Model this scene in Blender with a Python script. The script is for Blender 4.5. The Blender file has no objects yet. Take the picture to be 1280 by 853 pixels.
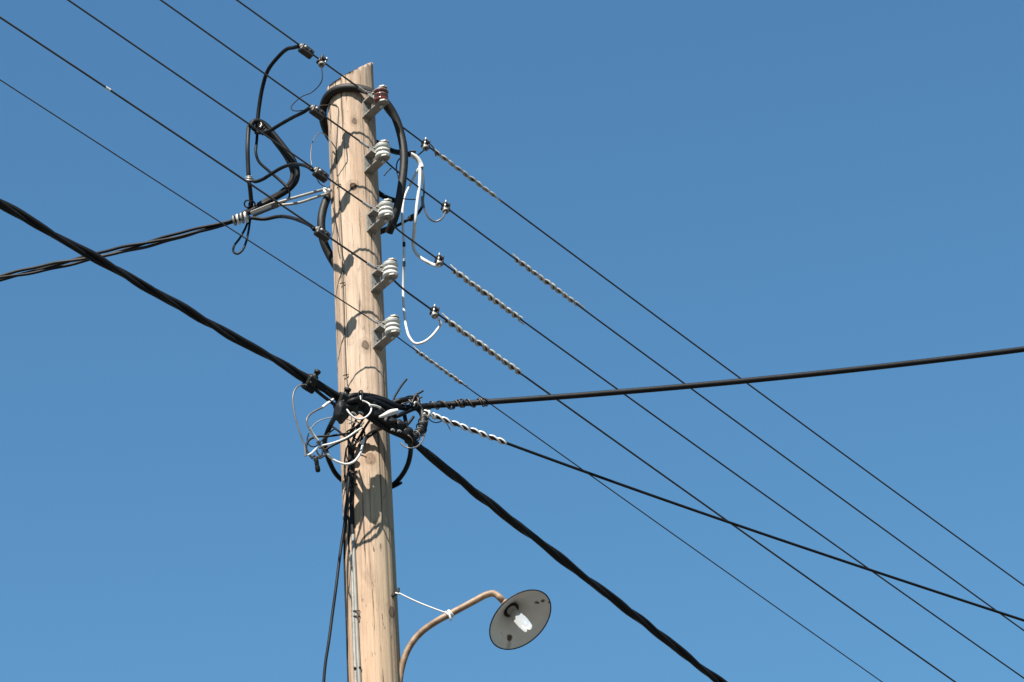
import bpy, math, random
from mathutils import Vector, Matrix
rnd = random.Random(7)
SC = bpy.context.scene
COL = SC.collection

# ------------------------------------------------------------------ camera
F_PX, CX, CY = 3480.0, 640.0, 426.5
CAM_PITCH, CAM_ROLL = math.radians(32.0), math.radians(-4.35)
CAM = Vector((0.65, -12.0 * math.cos(CAM_PITCH), 1.6))
_fw = Vector((0, math.cos(CAM_PITCH), math.sin(CAM_PITCH)))
_up = Vector((0, -math.sin(CAM_PITCH), math.cos(CAM_PITCH)))
_rt = Vector((1, 0, 0))
VR = _rt * math.cos(CAM_ROLL) + _up * math.sin(CAM_ROLL)
VU = -_rt * math.sin(CAM_ROLL) + _up * math.cos(CAM_ROLL)
cd = bpy.data.cameras.new('camera')
cd.sensor_width = 36.0
cd.lens = 36.0 * F_PX / 1280.0
cd.clip_start, cd.clip_end = 0.1, 3000.0
cam = bpy.data.objects.new('camera', cd)
COL.objects.link(cam)
m = Matrix((VR, VU, -_fw)).transposed().to_4x4()
m.translation = CAM
cam.matrix_world = m
SC.camera = cam

# ------------------------------------------------------------------ light
SUN_EL, SUN_AZ_LEFT = math.radians(49.0), math.radians(18.5)    # sun behind the camera, to its left
sun_dir = Vector((-math.sin(SUN_AZ_LEFT) * math.cos(SUN_EL), -math.cos(SUN_AZ_LEFT) * math.cos(SUN_EL), math.sin(SUN_EL)))
w = bpy.data.worlds.new('World')
SC.world = w
w.use_nodes = True
wn = w.node_tree
bg = wn.nodes['Background']
sky = wn.nodes.new('ShaderNodeTexSky')
sky.sky_type = 'NISHITA'
sky.sun_disc = False
sky.sun_elevation = SUN_EL
sky.sun_rotation = math.pi + SUN_AZ_LEFT
sky.altitude = 0.0
sky.air_density = 1.7
sky.dust_density = 0.3
sky.ozone_density = 10.0
tint = wn.nodes.new('ShaderNodeMix')                 # white balance of the open sky
tint.data_type = 'RGBA'
tint.blend_type = 'MULTIPLY'
tint.inputs[0].default_value = 1.0
tint.inputs[7].default_value = (0.74, .985, .97, 1)
wn.links.new(sky.outputs['Color'], tint.inputs[6])
wn.links.new(tint.outputs[2], bg.inputs['Color'])
bg.inputs['Strength'].default_value = 0.05
ld = bpy.data.lights.new('sun', 'SUN')
ld.energy = 5.0
ld.angle = math.radians(0.5)
ld.color = (1.0, 0.95, 0.87)
lo = bpy.data.objects.new('sun', ld)
lo.rotation_euler = sun_dir.to_track_quat('Z', 'Y').to_euler()
lo.location = sun_dir * 60
COL.objects.link(lo)
SC.view_settings.view_transform = 'Standard'
SC.view_settings.look = 'None'
SC.view_settings.exposure = 1.47
SC.view_settings.gamma = 1.0
SC.view_settings.use_curve_mapping = False

# ------------------------------------------------------------------ measuring helpers (survey of the place)
def ray(px, py):
    return _fw + VR * ((px - CX) / F_PX) - VU * ((py - CY) / F_PX)

def P(px, py, Y):                                   # the point seen there, standing at distance Y behind the pole axis
    d = ray(px, py)
    return CAM + d * ((Y - CAM.y) / d.y)

def heading(deg):
    return Vector((math.sin(math.radians(deg)), math.cos(math.radians(deg)), 0))

def PV(px, py, a, h):                               # the point seen there in the vertical plane through a along heading h
    d = ray(px, py)
    nrm = Vector((-h.y, h.x, 0))
    return CAM + d * ((Vector((a.x, a.y, 0)) - CAM).dot(nrm) / d.dot(nrm))

def pole_r(z):
    ks = [(0.0, 0.13), (4.0, 0.108), (6.4, 0.1037), (7.5, 0.1055), (8.5, 0.1062), (10, 0.1064)]
    for (a, ra), (b, rb) in zip(ks, ks[1:]):
        if z <= b:
            return ra + (rb - ra) * (z - a) / (b - a)
    return ks[-1][1]

def S(px, py, off=0.0, r=None):                     # the point seen there on the front of the pole
    rr = (pole_r(7.5) if r is None else r)
    for _ in range(3):
        d = ray(px, py)
        a = d.x * d.x + d.y * d.y
        b = 2 * (CAM.x * d.x + CAM.y * d.y)
        R = rr + off
        c = CAM.x ** 2 + CAM.y ** 2 - R * R
        disc = max(0.0, b * b - 4 * a * c)
        t = (-b - math.sqrt(disc)) / (2 * a)
        q = CAM + d * t
        rr = pole_r(q.z)
    return q

# ------------------------------------------------------------------ mesh helpers
class MB:
    def __init__(s):
        s.v, s.f, s.sm, s.mi, s.cur = [], [], [], [], 0

    def add(s, vs, fs, smooth=True):
        o = len(s.v)
        s.v += [Vector(q) for q in vs]
        s.f += [tuple(i + o for i in f) for f in fs]
        s.sm += [smooth] * len(fs)
        s.mi += [s.cur] * len(fs)
        return s

    def tube(s, pts, r, n=10, caps=True, r_fn=None):
        pts = [Vector(p) for p in pts]
        q = [pts[0]]
        for p in pts[1:]:
            if (p - q[-1]).length > 1e-5:
                q.append(p)
        pts = q
        vs, fs = [], []
        t0 = (pts[1] - pts[0]).normalized()
        ref = Vector((0, 0, 1)) if abs(t0.z) < 0.9 else Vector((1, 0, 0))
        u = (ref - t0 * ref.dot(t0)).normalized()
        N = len(pts)
        for i, p in enumerate(pts):
            t = (pts[min(i + 1, N - 1)] - pts[max(i - 1, 0)]).normalized()
            u = (u - t * u.dot(t)).normalized()
            v = t.cross(u)
            rr = r * (r_fn(i / (N - 1)) if r_fn else 1.0)
            for k in range(n):
                a = 2 * math.pi * k / n
                vs.append(p + (u * math.cos(a) + v * math.sin(a)) * rr)
        for i in range(N - 1):
            for k in range(n):
                k2 = (k + 1) % n
                fs.append((i * n + k, i * n + k2, (i + 1) * n + k2, (i + 1) * n + k))
        s.add(vs, fs)
        if caps:
            b = len(vs)
            s.add(vs[:n], [tuple(range(n - 1, -1, -1))], False)
            s.add(vs[b - n:], [tuple(range(n))], False)
        return s

    def box(s, c, X, Y, Z, bev=0.12):               # half-axes X, Y, Z as vectors, chamfered edges
        c, X, Y, Z = Vector(c), Vector(X), Vector(Y), Vector(Z)
        m_ = bev * min(X.length, Y.length, Z.length)
        ax, ay, az = 1 - m_ / X.length, 1 - m_ / Y.length, 1 - m_ / Z.length
        vs, idx = [], {}
        for sx in (-1, 1):
            for sy in (-1, 1):
                for sz in (-1, 1):
                    for k in range(3):
                        fx, fy, fz = (1, ay, az) if k == 0 else (ax, 1, az) if k == 1 else (ax, ay, 1)
                        idx[sx, sy, sz, k] = len(vs)
                        vs.append(c + X * (sx * fx) + Y * (sy * fy) + Z * (sz * fz))
        fs = []
        for sg in (-1, 1):
            fs.append(tuple(idx[sg, a, b, 0] for a, b in ((-1, -1), (1, -1), (1, 1), (-1, 1))))
            fs.append(tuple(idx[a, sg, b, 1] for a, b in ((-1, -1), (1, -1), (1, 1), (-1, 1))))
            fs.append(tuple(idx[a, b, sg, 2] for a, b in ((-1, -1), (1, -1), (1, 1), (-1, 1))))
        for a in (-1, 1):
            for b in (-1, 1):
                fs.append((idx[a, b, -1, 0], idx[a, b, 1, 0], idx[a, b, 1, 1], idx[a, b, -1, 1]))
                fs.append((idx[a, -1, b, 0], idx[a, 1, b, 0], idx[a, 1, b, 2], idx[a, -1, b, 2]))
                fs.append((idx[-1, a, b, 1], idx[1, a, b, 1], idx[1, a, b, 2], idx[-1, a, b, 2]))
                for e in (-1, 1):
                    fs.append((idx[a, b, e, 0], idx[a, b, e, 1], idx[a, b, e, 2]))
        return s.add(vs, fs, False)

    def prism(s, outline, depth):                   # closed outline (list of points) extruded by a vector
        o = [Vector(p) for p in outline]
        n = len(o)
        vs = o + [p + Vector(depth) for p in o]
        fs = [tuple(range(n - 1, -1, -1)), tuple(range(n, 2 * n))]
        fs += [(i, (i + 1) % n, (i + 1) % n + n, i + n) for i in range(n)]
        return s.add(vs, fs, False)

    def lathe(s, o, axis, prof, n=24):              # prof: (radius, height along axis)
        o, ax = Vector(o), Vector(axis).normalized()
        ref = Vector((1, 0, 0)) if abs(ax.x) < 0.8 else Vector((0, 1, 0))
        u = (ref - ax * ref.dot(ax)).normalized()
        v = ax.cross(u)
        vs, fs = [], []
        for r, h in prof:
            for k in range(n):
                a = 2 * math.pi * k / n
                vs.append(o + ax * h + (u * math.cos(a) + v * math.sin(a)) * r)
        for i in range(len(prof) - 1):
            for k in range(n):
                k2 = (k + 1) % n
                fs.append((i * n + k, i * n + k2, (i + 1) * n + k2, (i + 1) * n + k))
        s.add(vs, fs)
        if prof[0][0] > 1e-4:
            s.add(vs[:n], [tuple(range(n - 1, -1, -1))], False)
        if prof[-1][0] > 1e-4:
            s.add(vs[-n:], [tuple(range(n))], False)
        return s

    def ring(s, c, axis, R, r, n=16, k=6):          # torus
        c, ax = Vector(c), Vector(axis).normalized()
        ref = Vector((0, 0, 1)) if abs(ax.z) < 0.8 else Vector((1, 0, 0))
        u = (ref - ax * ref.dot(ax)).normalized()
        v = ax.cross(u)
        vs, fs = [], []
        for i in range(n):
            a = 2 * math.pi * i / n
            e = u * math.cos(a) + v * math.sin(a)
            for j in range(k):
                b = 2 * math.pi * j / k
                vs.append(c + e * (R + r * math.cos(b)) + ax * (r * math.sin(b)))
        for i in range(n):
            for j in range(k):
                fs.append((i * k + j, ((i + 1) % n) * k + j, ((i + 1) % n) * k + (j + 1) % k, i * k + (j + 1) % k))
        return s.add(vs, fs)

    def build(s, name, mats, parent=None, label=None, cat=None, group=None, kind=None, origin=None):
        if not isinstance(mats, (list, tuple)):
            mats = [mats]
        if parent is not None:
            org = parent['_o']
            org = Vector(org)
        elif origin is not None:
            org = Vector(origin)
        else:
            lo_ = Vector([min(q[i] for q in s.v) for i in range(3)])
            hi_ = Vector([max(q[i] for q in s.v) for i in range(3)])
            org = Vector(((lo_.x + hi_.x) / 2, (lo_.y + hi_.y) / 2, lo_.z))
        me = bpy.data.meshes.new(name)
        me.from_pydata([q - org for q in s.v], [], s.f)
        for k, pl in enumerate(me.polygons):
            pl.use_smooth = s.sm[k]
            pl.material_index = s.mi[k]
        for mm in mats:
            me.materials.append(mm)
        import bmesh
        b = bmesh.new()
        b.from_mesh(me)
        bmesh.ops.recalc_face_normals(b, faces=b.faces)
        b.to_mesh(me)
        b.free()
        o = bpy.data.objects.new(name, me)
        COL.objects.link(o)
        if parent is not None:
            o.parent = parent
        else:
            o.location = org
        o['_o'] = list(org)
        tag(o, label, cat, group, kind)
        return o

def tag(o, label=None, cat=None, group=None, kind=None):
    if label: o['label'] = label
    if cat: o['category'] = cat
    if group: o['group'] = group
    if kind: o['kind'] = kind
    return o

def thing(name, loc, label, cat, group=None):
    o = bpy.data.objects.new(name, None)
    o.empty_display_size = 0.05
    o.location = loc
    COL.objects.link(o)
    o['_o'] = list(loc)
    return tag(o, label, cat, group)

def smooth(pts, sub=8):                             # Catmull-Rom (centripetal-ish) through the points
    pts = [Vector(p) for p in pts]
    if len(pts) < 3:
        return pts
    q = [pts[0] * 2 - pts[1]] + pts + [pts[-1] * 2 - pts[-2]]
    out = []
    for i in range(1, len(q) - 2):
        p0, p1, p2, p3 = q[i - 1:i + 3]
        d01, d12, d23 = [max(1e-4, (b - a).length) ** 0.5 for a, b in ((p0, p1), (p1, p2), (p2, p3))]
        m1 = (p1 - p0) / d01 - (p2 - p0) / (d01 + d12) + (p2 - p1) / d12
        m2 = (p2 - p1) / d12 - (p3 - p1) / (d12 + d23) + (p3 - p2) / d23
        m1, m2 = m1 * d12, m2 * d12
        for k in range(sub):
            t = k / sub
            t2, t3 = t * t, t * t * t
            out.append(p1 * (2 * t3 - 3 * t2 + 1) + m1 * (t3 - 2 * t2 + t) + p2 * (-2 * t3 + 3 * t2) + m2 * (t3 - t2))
    out.append(pts[-1])
    return out

def path(lst, sub=8):                               # list of (px, py, Y)
    return smooth([P(*q) for q in lst], sub)

def resample(pts, step):
    out, acc = [pts[0].copy()], 0.0
    for a, b in zip(pts, pts[1:]):
        L = (b - a).length
        if L < 1e-9: continue
        d = step - acc
        while d <= L:
            out.append(a.lerp(b, d / L))
            d += step
        acc = (acc + L) % step
    return out

def helix(pts, R, pitch, phase=0.0, jit=0.0, R_fn=None):
    L, out = 0.0, []
    t0 = (pts[1] - pts[0]).normalized()
    ref = Vector((0, 0, 1)) if abs(t0.z) < 0.9 else Vector((1, 0, 0))
    u = (ref - t0 * ref.dot(t0)).normalized()
    tot = sum((b - a).length for a, b in zip(pts, pts[1:]))
    for i, p in enumerate(pts):
        t = (pts[min(i + 1, len(pts) - 1)] - pts[max(i - 1, 0)]).normalized()
        u = (u - t * u.dot(t)).normalized()
        v = t.cross(u)
        if i: L += (p - pts[i - 1]).length
        a = phase + 2 * math.pi * L / pitch + (jit * math.sin(L * 7.3 + phase) if jit else 0)
        rr = R * (R_fn(L / tot) if R_fn else 1) * (1 + (0.16 * math.sin(L * 31 + 2 * phase) if jit else 0))
        out.append(p + (u * math.cos(a) + v * math.sin(a)) * rr)
    return out

# ------------------------------------------------------------------ materials
def mat(name, col, rough=0.5, metal=0.0, var=0.25, scale=25.0, spec=0.5, bump=0.0, bscale=None):
    m_ = bpy.data.materials.new(name)
    m_.use_nodes = True
    nt = m_.node_tree
    b = nt.nodes['Principled BSDF']
    tc = nt.nodes.new('ShaderNodeTexCoord')
    nz = nt.nodes.new('ShaderNodeTexNoise')
    nz.inputs['Scale'].default_value = scale
    nz.inputs['Detail'].default_value = 5
    nt.links.new(tc.outputs['Object'], nz.inputs['Vector'])
    r = nt.nodes.new('ShaderNodeValToRGB')
    r.color_ramp.elements[0].position, r.color_ramp.elements[1].position = 0.3, 0.7
    r.color_ramp.elements[0].color = [c * (1 - var) for c in col] + [1]
    r.color_ramp.elements[1].color = [min(1, c * (1 + var)) for c in col] + [1]
    nt.links.new(nz.outputs['Fac'], r.inputs['Fac'])
    nt.links.new(r.outputs['Color'], b.inputs['Base Color'])
    b.inputs['Roughness'].default_value = rough
    b.inputs['Metallic'].default_value = metal
    b.inputs['Specular IOR Level'].default_value = spec
    if bump:
        n2 = nt.nodes.new('ShaderNodeTexNoise')
        n2.inputs['Scale'].default_value = bscale or scale * 4
        n2.inputs['Detail'].default_value = 4
        nt.links.new(tc.outputs['Object'], n2.inputs['Vector'])
        bp = nt.nodes.new('ShaderNodeBump')
        bp.inputs['Strength'].default_value = bump
        bp.inputs['Distance'].default_value = 0.004
        nt.links.new(n2.outputs['Fac'], bp.inputs['Height'])
        nt.links.new(bp.outputs['Normal'], b.inputs['Normal'])
    return m_

M_BLACK = mat('black_insulation', (0.0045, 0.0045, 0.0052), 0.55, var=0.3, scale=14, spec=0.16, bump=0.2)
M_BLACKG = mat('weathered_black_rubber', (0.0085, 0.0078, 0.007), 0.58, spec=0.25, var=0.35, scale=12, bump=0.25)
M_TAPE = mat('black_tape', (0.007, 0.0068, 0.007), 0.55, var=0.4, scale=60, spec=0.25, bump=0.5, bscale=120)
M_WIRE = mat('oxidised_wire', (0.0126, 0.0112, 0.0105), 0.6, 0.1, var=0.35, scale=9)
M_DARKMET = mat('dark_connector_metal', (0.013, 0.009, 0.0065), 0.55, 0.2, var=0.6, scale=70, bump=0.5)
M_BRIGHT = mat('bright_zinc', (0.35, 0.3395, 0.315), 0.38, 0.35, var=0.3, scale=60)
M_GALV = mat('galvanised_plate', (0.18, 0.17, 0.15), 0.55, 0.15, var=0.25, scale=40, bump=0.2)
M_GRIP = mat('grip_rod', (0.32, 0.31, 0.285), 0.36, 0.3, var=0.4, scale=45)
M_PORC = mat('white_porcelain', (0.42, 0.4095, 0.371), 0.16, var=0.07, scale=30, spec=0.6)
M_BROWN = mat('brown_glaze', (0.07, 0.0119, 0.0063), 0.14, var=0.3, scale=30, spec=0.6)
M_WHITEW = mat('white_sheathing', (0.462, 0.448, 0.427), 0.4, var=0.1, scale=30)
M_GREYW = mat('grey_sheathing', (0.084, 0.0784, 0.0749), 0.45, var=0.3, scale=18)
M_TIE = mat('brown_tie_wire', (0.0525, 0.0406, 0.0322), 0.5, 0.3, var=0.5, scale=40)
M_CONDUIT = mat('grey_conduit', (0.155, 0.145, 0.125), 0.5, var=0.15, scale=15)
M_GLASS = None

def wood_material(knots):
    m_ = bpy.data.materials.new('weathered_wood')
    m_.use_nodes = True
    nt = m_.node_tree
    N, L = nt.nodes.new, nt.links.new
    b = nt.nodes['Principled BSDF']
    tc = N('ShaderNodeTexCoord')

    def noise(sc, detail=4, rough=0.55, dist=0.0, off=0.0):
        mp = N('ShaderNodeMapping')
        mp.inputs['Scale'].default_value = sc
        mp.inputs['Location'].default_value = (off, off * .7, off * .3)
        L(tc.outputs['Object'], mp.inputs['Vector'])
        n = N('ShaderNodeTexNoise')
        n.inputs['Scale'].default_value = 1.0
        n.inputs['Detail'].default_value = detail
        n.inputs['Roughness'].default_value = rough
        n.inputs['Distortion'].default_value = dist
        L(mp.outputs['Vector'], n.inputs['Vector'])
        return n.outputs['Fac']

    def ramp(fac, stops):
        r = N('ShaderNodeValToRGB')
        e = r.color_ramp.elements
        while len(e) < len(stops): e.new(0.5)
        for el, (p, c) in zip(e, stops):
            el.position = p
            el.color = (c, c, c, 1) if isinstance(c, (int, float)) else (*c, 1)
        L(fac, r.inputs['Fac'])
        return r.outputs['Color']

    def mix(fac, a, c, mode='MIX'):
        x = N('ShaderNodeMix')
        x.data_type = 'RGBA'
        x.blend_type = mode
        if isinstance(fac, (int, float)): x.inputs[0].default_value = fac
        else: L(fac, x.inputs[0])
        for sock, val in ((x.inputs[6], a), (x.inputs[7], c)):
            if isinstance(val, tuple): sock.default_value = (*val, 1)
            else: L(val, sock)
        return x.outputs[2]

    streak = noise((26, 26, 0.55), 5, 0.6, 0.3)
    base = ramp(streak, [(0.30, (0.2591, 0.1827, 0.1284)), (0.46, (0.3206, 0.2374, 0.1735)), (0.58, (0.3588, 0.2737, 0.2059)), (0.75, (0.2938, 0.2237, 0.1717))])
    grain = noise((150, 150, 2.6), 6, 0.7, 0.9, 3.1)
    base = mix(0.85, base, ramp(grain, [(0.27, 0.30), (0.44, 0.95), (0.75, 1.08)]), 'MULTIPLY')
    base = mix(1.0, base, ramp(noise((11, 11, 3.2), 5, 0.6, 1.2, 31.0), [(0.28, 0.72), (0.5, 1.0), (0.72, 1.08)]), 'MULTIPLY')
    # reddish and grey weathering patches
    red = ramp(noise((7, 7, 1.3), 4, 0.6, 0.6, 9.0), [(0.56, 0.0), (0.74, 1.0)])
    base = mix(mix(0.5, red, (0, 0, 0)), base, (0.25, 0.145, 0.078))
    sep = N('ShaderNodeSeparateXYZ')
    L(tc.outputs['Object'], sep.inputs['Vector'])
    mx = N('ShaderNodeMapRange')
    mx.inputs[1].default_value, mx.inputs[2].default_value = 0.005, 0.045
    L(sep.outputs['X'], mx.inputs[0])
    mz = N('ShaderNodeMapRange')
    mz.inputs[1].default_value, mz.inputs[2].default_value = 7.7, 7.0
    L(sep.outputs['Z'], mz.inputs[0])
    mm = N('ShaderNodeMath'); mm.operation = 'MULTIPLY'
    L(mx.outputs[0], mm.inputs[0]); L(mz.outputs[0], mm.inputs[1])
    mm2 = N('ShaderNodeMath'); mm2.operation = 'MULTIPLY'
    L(mm.outputs[0], mm2.inputs[0]); L(ramp(noise((14, 14, 0.5), 3, 0.5, 0.4, 5.0), [(0.30, 0.35), (0.6, 1.0)]), mm2.inputs[1])
    base = mix(mm2.outputs[0], base, (0.235, 0.205, 0.155))
    # the lower pole has kept more of its brown
    mzl = N('ShaderNodeMapRange')
    mzl.inputs[1].default_value, mzl.inputs[2].default_value = 7.9, 6.7
    mzl.inputs[4].default_value = 0.9
    L(sep.outputs['Z'], mzl.inputs[0])
    base = mix(mzl.outputs[0], base, mix(1.0, base, (0.95, 0.85, 0.76), 'MULTIPLY'))
    # seasoning checks: long thin dark cracks
    crack = ramp(noise((85, 85, 1.7), 4, 0.6, 0.5, 13.0), [(0.615, 0.0), (0.645, 1.0)])
    base = mix(mix(0.15, crack, (0, 0, 0)), base, (0.055, 0.038, 0.026))
    # short chips and pits, more of them low down
    pit = ramp(noise((95, 95, 17), 3, 0.6, 0.4, 21.0), [(0.655, 0.0), (0.70, 1.0)])
    mz2 = N('ShaderNodeMapRange')
    mz2.inputs[1].default_value, mz2.inputs[2].default_value = 8.4, 7.0
    mz2.inputs[3].default_value, mz2.inputs[4].default_value = 0.35, 0.75
    L(sep.outputs['Z'], mz2.inputs[0])
    mm3 = N('ShaderNodeMath'); mm3.operation = 'MULTIPLY'
    L(pit, mm3.inputs[0]); L(mz2.outputs[0], mm3.inputs[1])
    base = mix(mm3.outputs[0], base, (0.06, 0.04, 0.026))
    # knots
    wob = N('ShaderNodeTexNoise'); wob.inputs['Scale'].default_value = 40
    L(tc.outputs['Object'], wob.inputs['Vector'])
    vm = N('ShaderNodeVectorMath'); vm.operation = 'MULTIPLY_ADD'
    L(wob.outputs['Color'], vm.inputs[0]); vm.inputs[1].default_value = (0.012,) * 3
    L(tc.outputs['Object'], vm.inputs[2])
    for (q, rad, colr, amt) in knots:
        sb = N('ShaderNodeVectorMath'); sb.operation = 'SUBTRACT'
        L(vm.outputs[0], sb.inputs[0]); sb.inputs[1].default_value = (q.x + .006, q.y + .006, q.z + .006)
        sc_ = N('ShaderNodeVectorMath'); sc_.operation = 'MULTIPLY'
        L(sb.outputs[0], sc_.inputs[0]); sc_.inputs[1].default_value = (1, 1, 0.72)
        ln = N('ShaderNodeVectorMath'); ln.operation = 'LENGTH'
        L(sc_.outputs[0], ln.inputs[0])
        dv = N('ShaderNodeMath'); dv.operation = 'DIVIDE'
        L(ln.outputs['Value'], dv.inputs[0]); dv.inputs[1].default_value = rad * 2.2
        ring_ = ramp(dv.outputs[0], [(0.0, amt), (0.16, amt * .8), (0.30, amt * .92), (0.40, amt), (0.50, amt * .35), (0.66, amt * .12), (0.74, amt * .22), (1.0, 0.0)])
        base = mix(ring_, base, tuple(c * .4 for c in colr))
    L(base, b.inputs['Base Color'])
    b.inputs['Roughness'].default_value = 0.85
    b.inputs['Specular IOR Level'].default_value = 0.15
    hsum = N('ShaderNodeMath'); hsum.operation = 'SUBTRACT'
    L(grain, hsum.inputs[0]); L(pit, hsum.inputs[1])
    hs2 = N('ShaderNodeMath'); hs2.operation = 'SUBTRACT'
    L(hsum.outputs[0], hs2.inputs[0]); L(crack, hs2.inputs[1])
    bp = N('ShaderNodeBump')
    bp.inputs['Strength'].default_value = 0.55
    bp.inputs['Distance'].default_value = 0.004
    L(hs2.outputs[0], bp.inputs['Height'])
    L(bp.outputs['Normal'], b.inputs['Normal'])
    return m_

# ------------------------------------------------------------------ ground
def ground():
    mb = MB()
    n, rads = 64, [0, 3, 8, 20, 60, 200, 700, 2000]
    vs = [Vector((0, 0, 0))]
    fs = []
    for i, r in enumerate(rads[1:]):
        for k in range(n):
            a = 2 * math.pi * k / n
            vs.append(Vector((r * math.cos(a), r * math.sin(a), 0)))
    for k in range(n):
        fs.append((0, 1 + k, 1 + (k + 1) % n))
    for i in range(len(rads) - 2):
        for k in range(n):
            a, b = 1 + i * n + k, 1 + i * n + (k + 1) % n
            fs.append((a, a + n, b + n, b))
    mb.add(vs, fs)
    mb.build('ground', mat('worn_asphalt', (0.07, 0.066, 0.06), 0.95, var=0.3, scale=0.6, bump=0.6, bscale=14), kind='structure', origin=(0, 0, 0))
ground()

# ------------------------------------------------------------------ pole
knot_px = [(443, 152, .012, (.06, .042, .03), .75), (441.5, 234, .0155, (.040, .013, .005), 1.0), (415, 251, .011, (.02, .010, .006), 1.0),
           (409.5, 153, .013, (.035, .014, .008), 1.0), (457, 432, .016, (.07, .045, .03), .8), (489, 766, .019, (.07, .045, .03), .8),
           (434, 776, .016, (.22, .13, .08), .6), (463, 574, .022, (.13, .055, .02), .6), (427, 343, .013, (.08, .06, .04), .6),
           (470, 655, .012, (.2, .12, .07), .5)]
knots = [(S(a, b), r, c, am) for a, b, r, c, am in knot_px]
M_WOOD = wood_material(knots)

def build_pole():
    nseg = 128
    zs = [0.0, 1.0, 2.0, 3.0, 4.0, 5.0] + [5.6 + 0.03 * i for i in range(0, 140)]
    zs = [z for z in zs if z < 9.8]
    # sloping roof cut at the top: plane z = zc + k*x (rises to the right), from measured points on the outline
    a = P(409.5, 110.5, 0.0); c = P(462.5, 81.5, 0.0)
    kx = (c.z - a.z) / (c.x - a.x)
    ky = 0.60
    zc = a.z - kx * a.x
    def cut(x, y):
        base = zc + kx * x + ky * y
        return base + 0.0003 * math.sin(x * 110 + y * 40) + 0.0003 * math.sin(y * 160 + x * 60) + 0.10 * max(0.0, x - .055)
    mb = MB()
    vs, fs = [], []
    for z in zs:
        for k in range(nseg):
            th = 2 * math.pi * k / nseg
            r = pole_r(z)
            r += 0.0016 * math.sin(3 * th + 0.7 * z) + 0.0012 * math.sin(5 * th - 1.1 * z + 1) + 0.0014 * math.sin(2.3 * z + 1.5 * math.sin(th))
            r += 0.0007 * math.sin(17 * th + 2.1 * math.sin(0.8 * z)) + 0.0005 * math.sin(29 * th + 1.3 * z)
            # long seasoning checks
            for (t0, z0, z1, dep) in ((-1.9, 6.6, 8.9, .006), (-1.25, 5.9, 7.4, .007), (-0.75, 6.2, 9.1, .005), (-2.4, 7.4, 9.1, .005), (-1.55, 8.0, 9.15, .005), (-1.05, 8.0, 8.8, .004)):
                if z0 < z < z1:
                    dth = (th - (t0 + 0.03 * math.sin(2.1 * z + t0) + .012 * math.sin(7 * z))) % (2 * math.pi)
                    dth = min(dth, 2 * math.pi - dth)
                    r -= .45 * dep * math.exp(-(dth / .02) ** 2) * max(0, min(1, (z - z0) * 3, (z1 - z) * 3)) * (.6 + .4 * math.sin(9 * z + t0 * 5))
            q = Vector((r * math.cos(th), r * math.sin(th), z))
            for (kq, kr, kc, am) in knots:
                d = (q - kq).length / (kr * 1.4)
                if d < 3: q += Vector((math.cos(th), math.sin(th), 0)) * (0.0045 * am * math.exp(-d * d) * (1 if kr > .0125 else -.5))
            top = cut(q.x, q.y)
            if q.z > top: q.z = top
            vs.append(q)
    for i in range(len(zs) - 1):
        for k in range(nseg):
            k2 = (k + 1) % nseg
            f = (i * nseg + k, i * nseg + k2, (i + 1) * nseg + k2, (i + 1) * nseg + k)
            if (vs[f[0]] - vs[f[3]]).length > 1e-5 or (vs[f[1]] - vs[f[2]]).length > 1e-5:
                fs.append(f)
    mb.add(vs, fs)
    topring = [v.copy() for v in vs[-nseg:]]
    cen = sum(topring, Vector()) / nseg
    mb.add(topring + [cen], [(k, (k + 1) % nseg, nseg) for k in range(nseg)], False)
    pole = mb.build('utility_pole', M_WOOD, label='tall weathered wooden utility pole with a slanted cut top', cat='utility pole', origin=(0, 0, 0))
    return pole
pole = build_pole()

# hook driven into the pole for the lamp's stay
hk = S(490, 745, 0)
nh = Vector((hk.x, hk.y, 0)).normalized()
mb = MB()
mb.tube(smooth([hk - nh * .02, hk + nh * .02, hk + nh * .032 + Vector((0, 0, .006)), hk + nh * .036 + Vector((0, 0, .022))]), 0.0055, 8)
mb.lathe(hk - nh * 0.001, nh, [(0.010, 0), (0.010, .004), (0.006, .006)], 12)
mb.build('hook', M_DARKMET, parent=pole)

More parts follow.
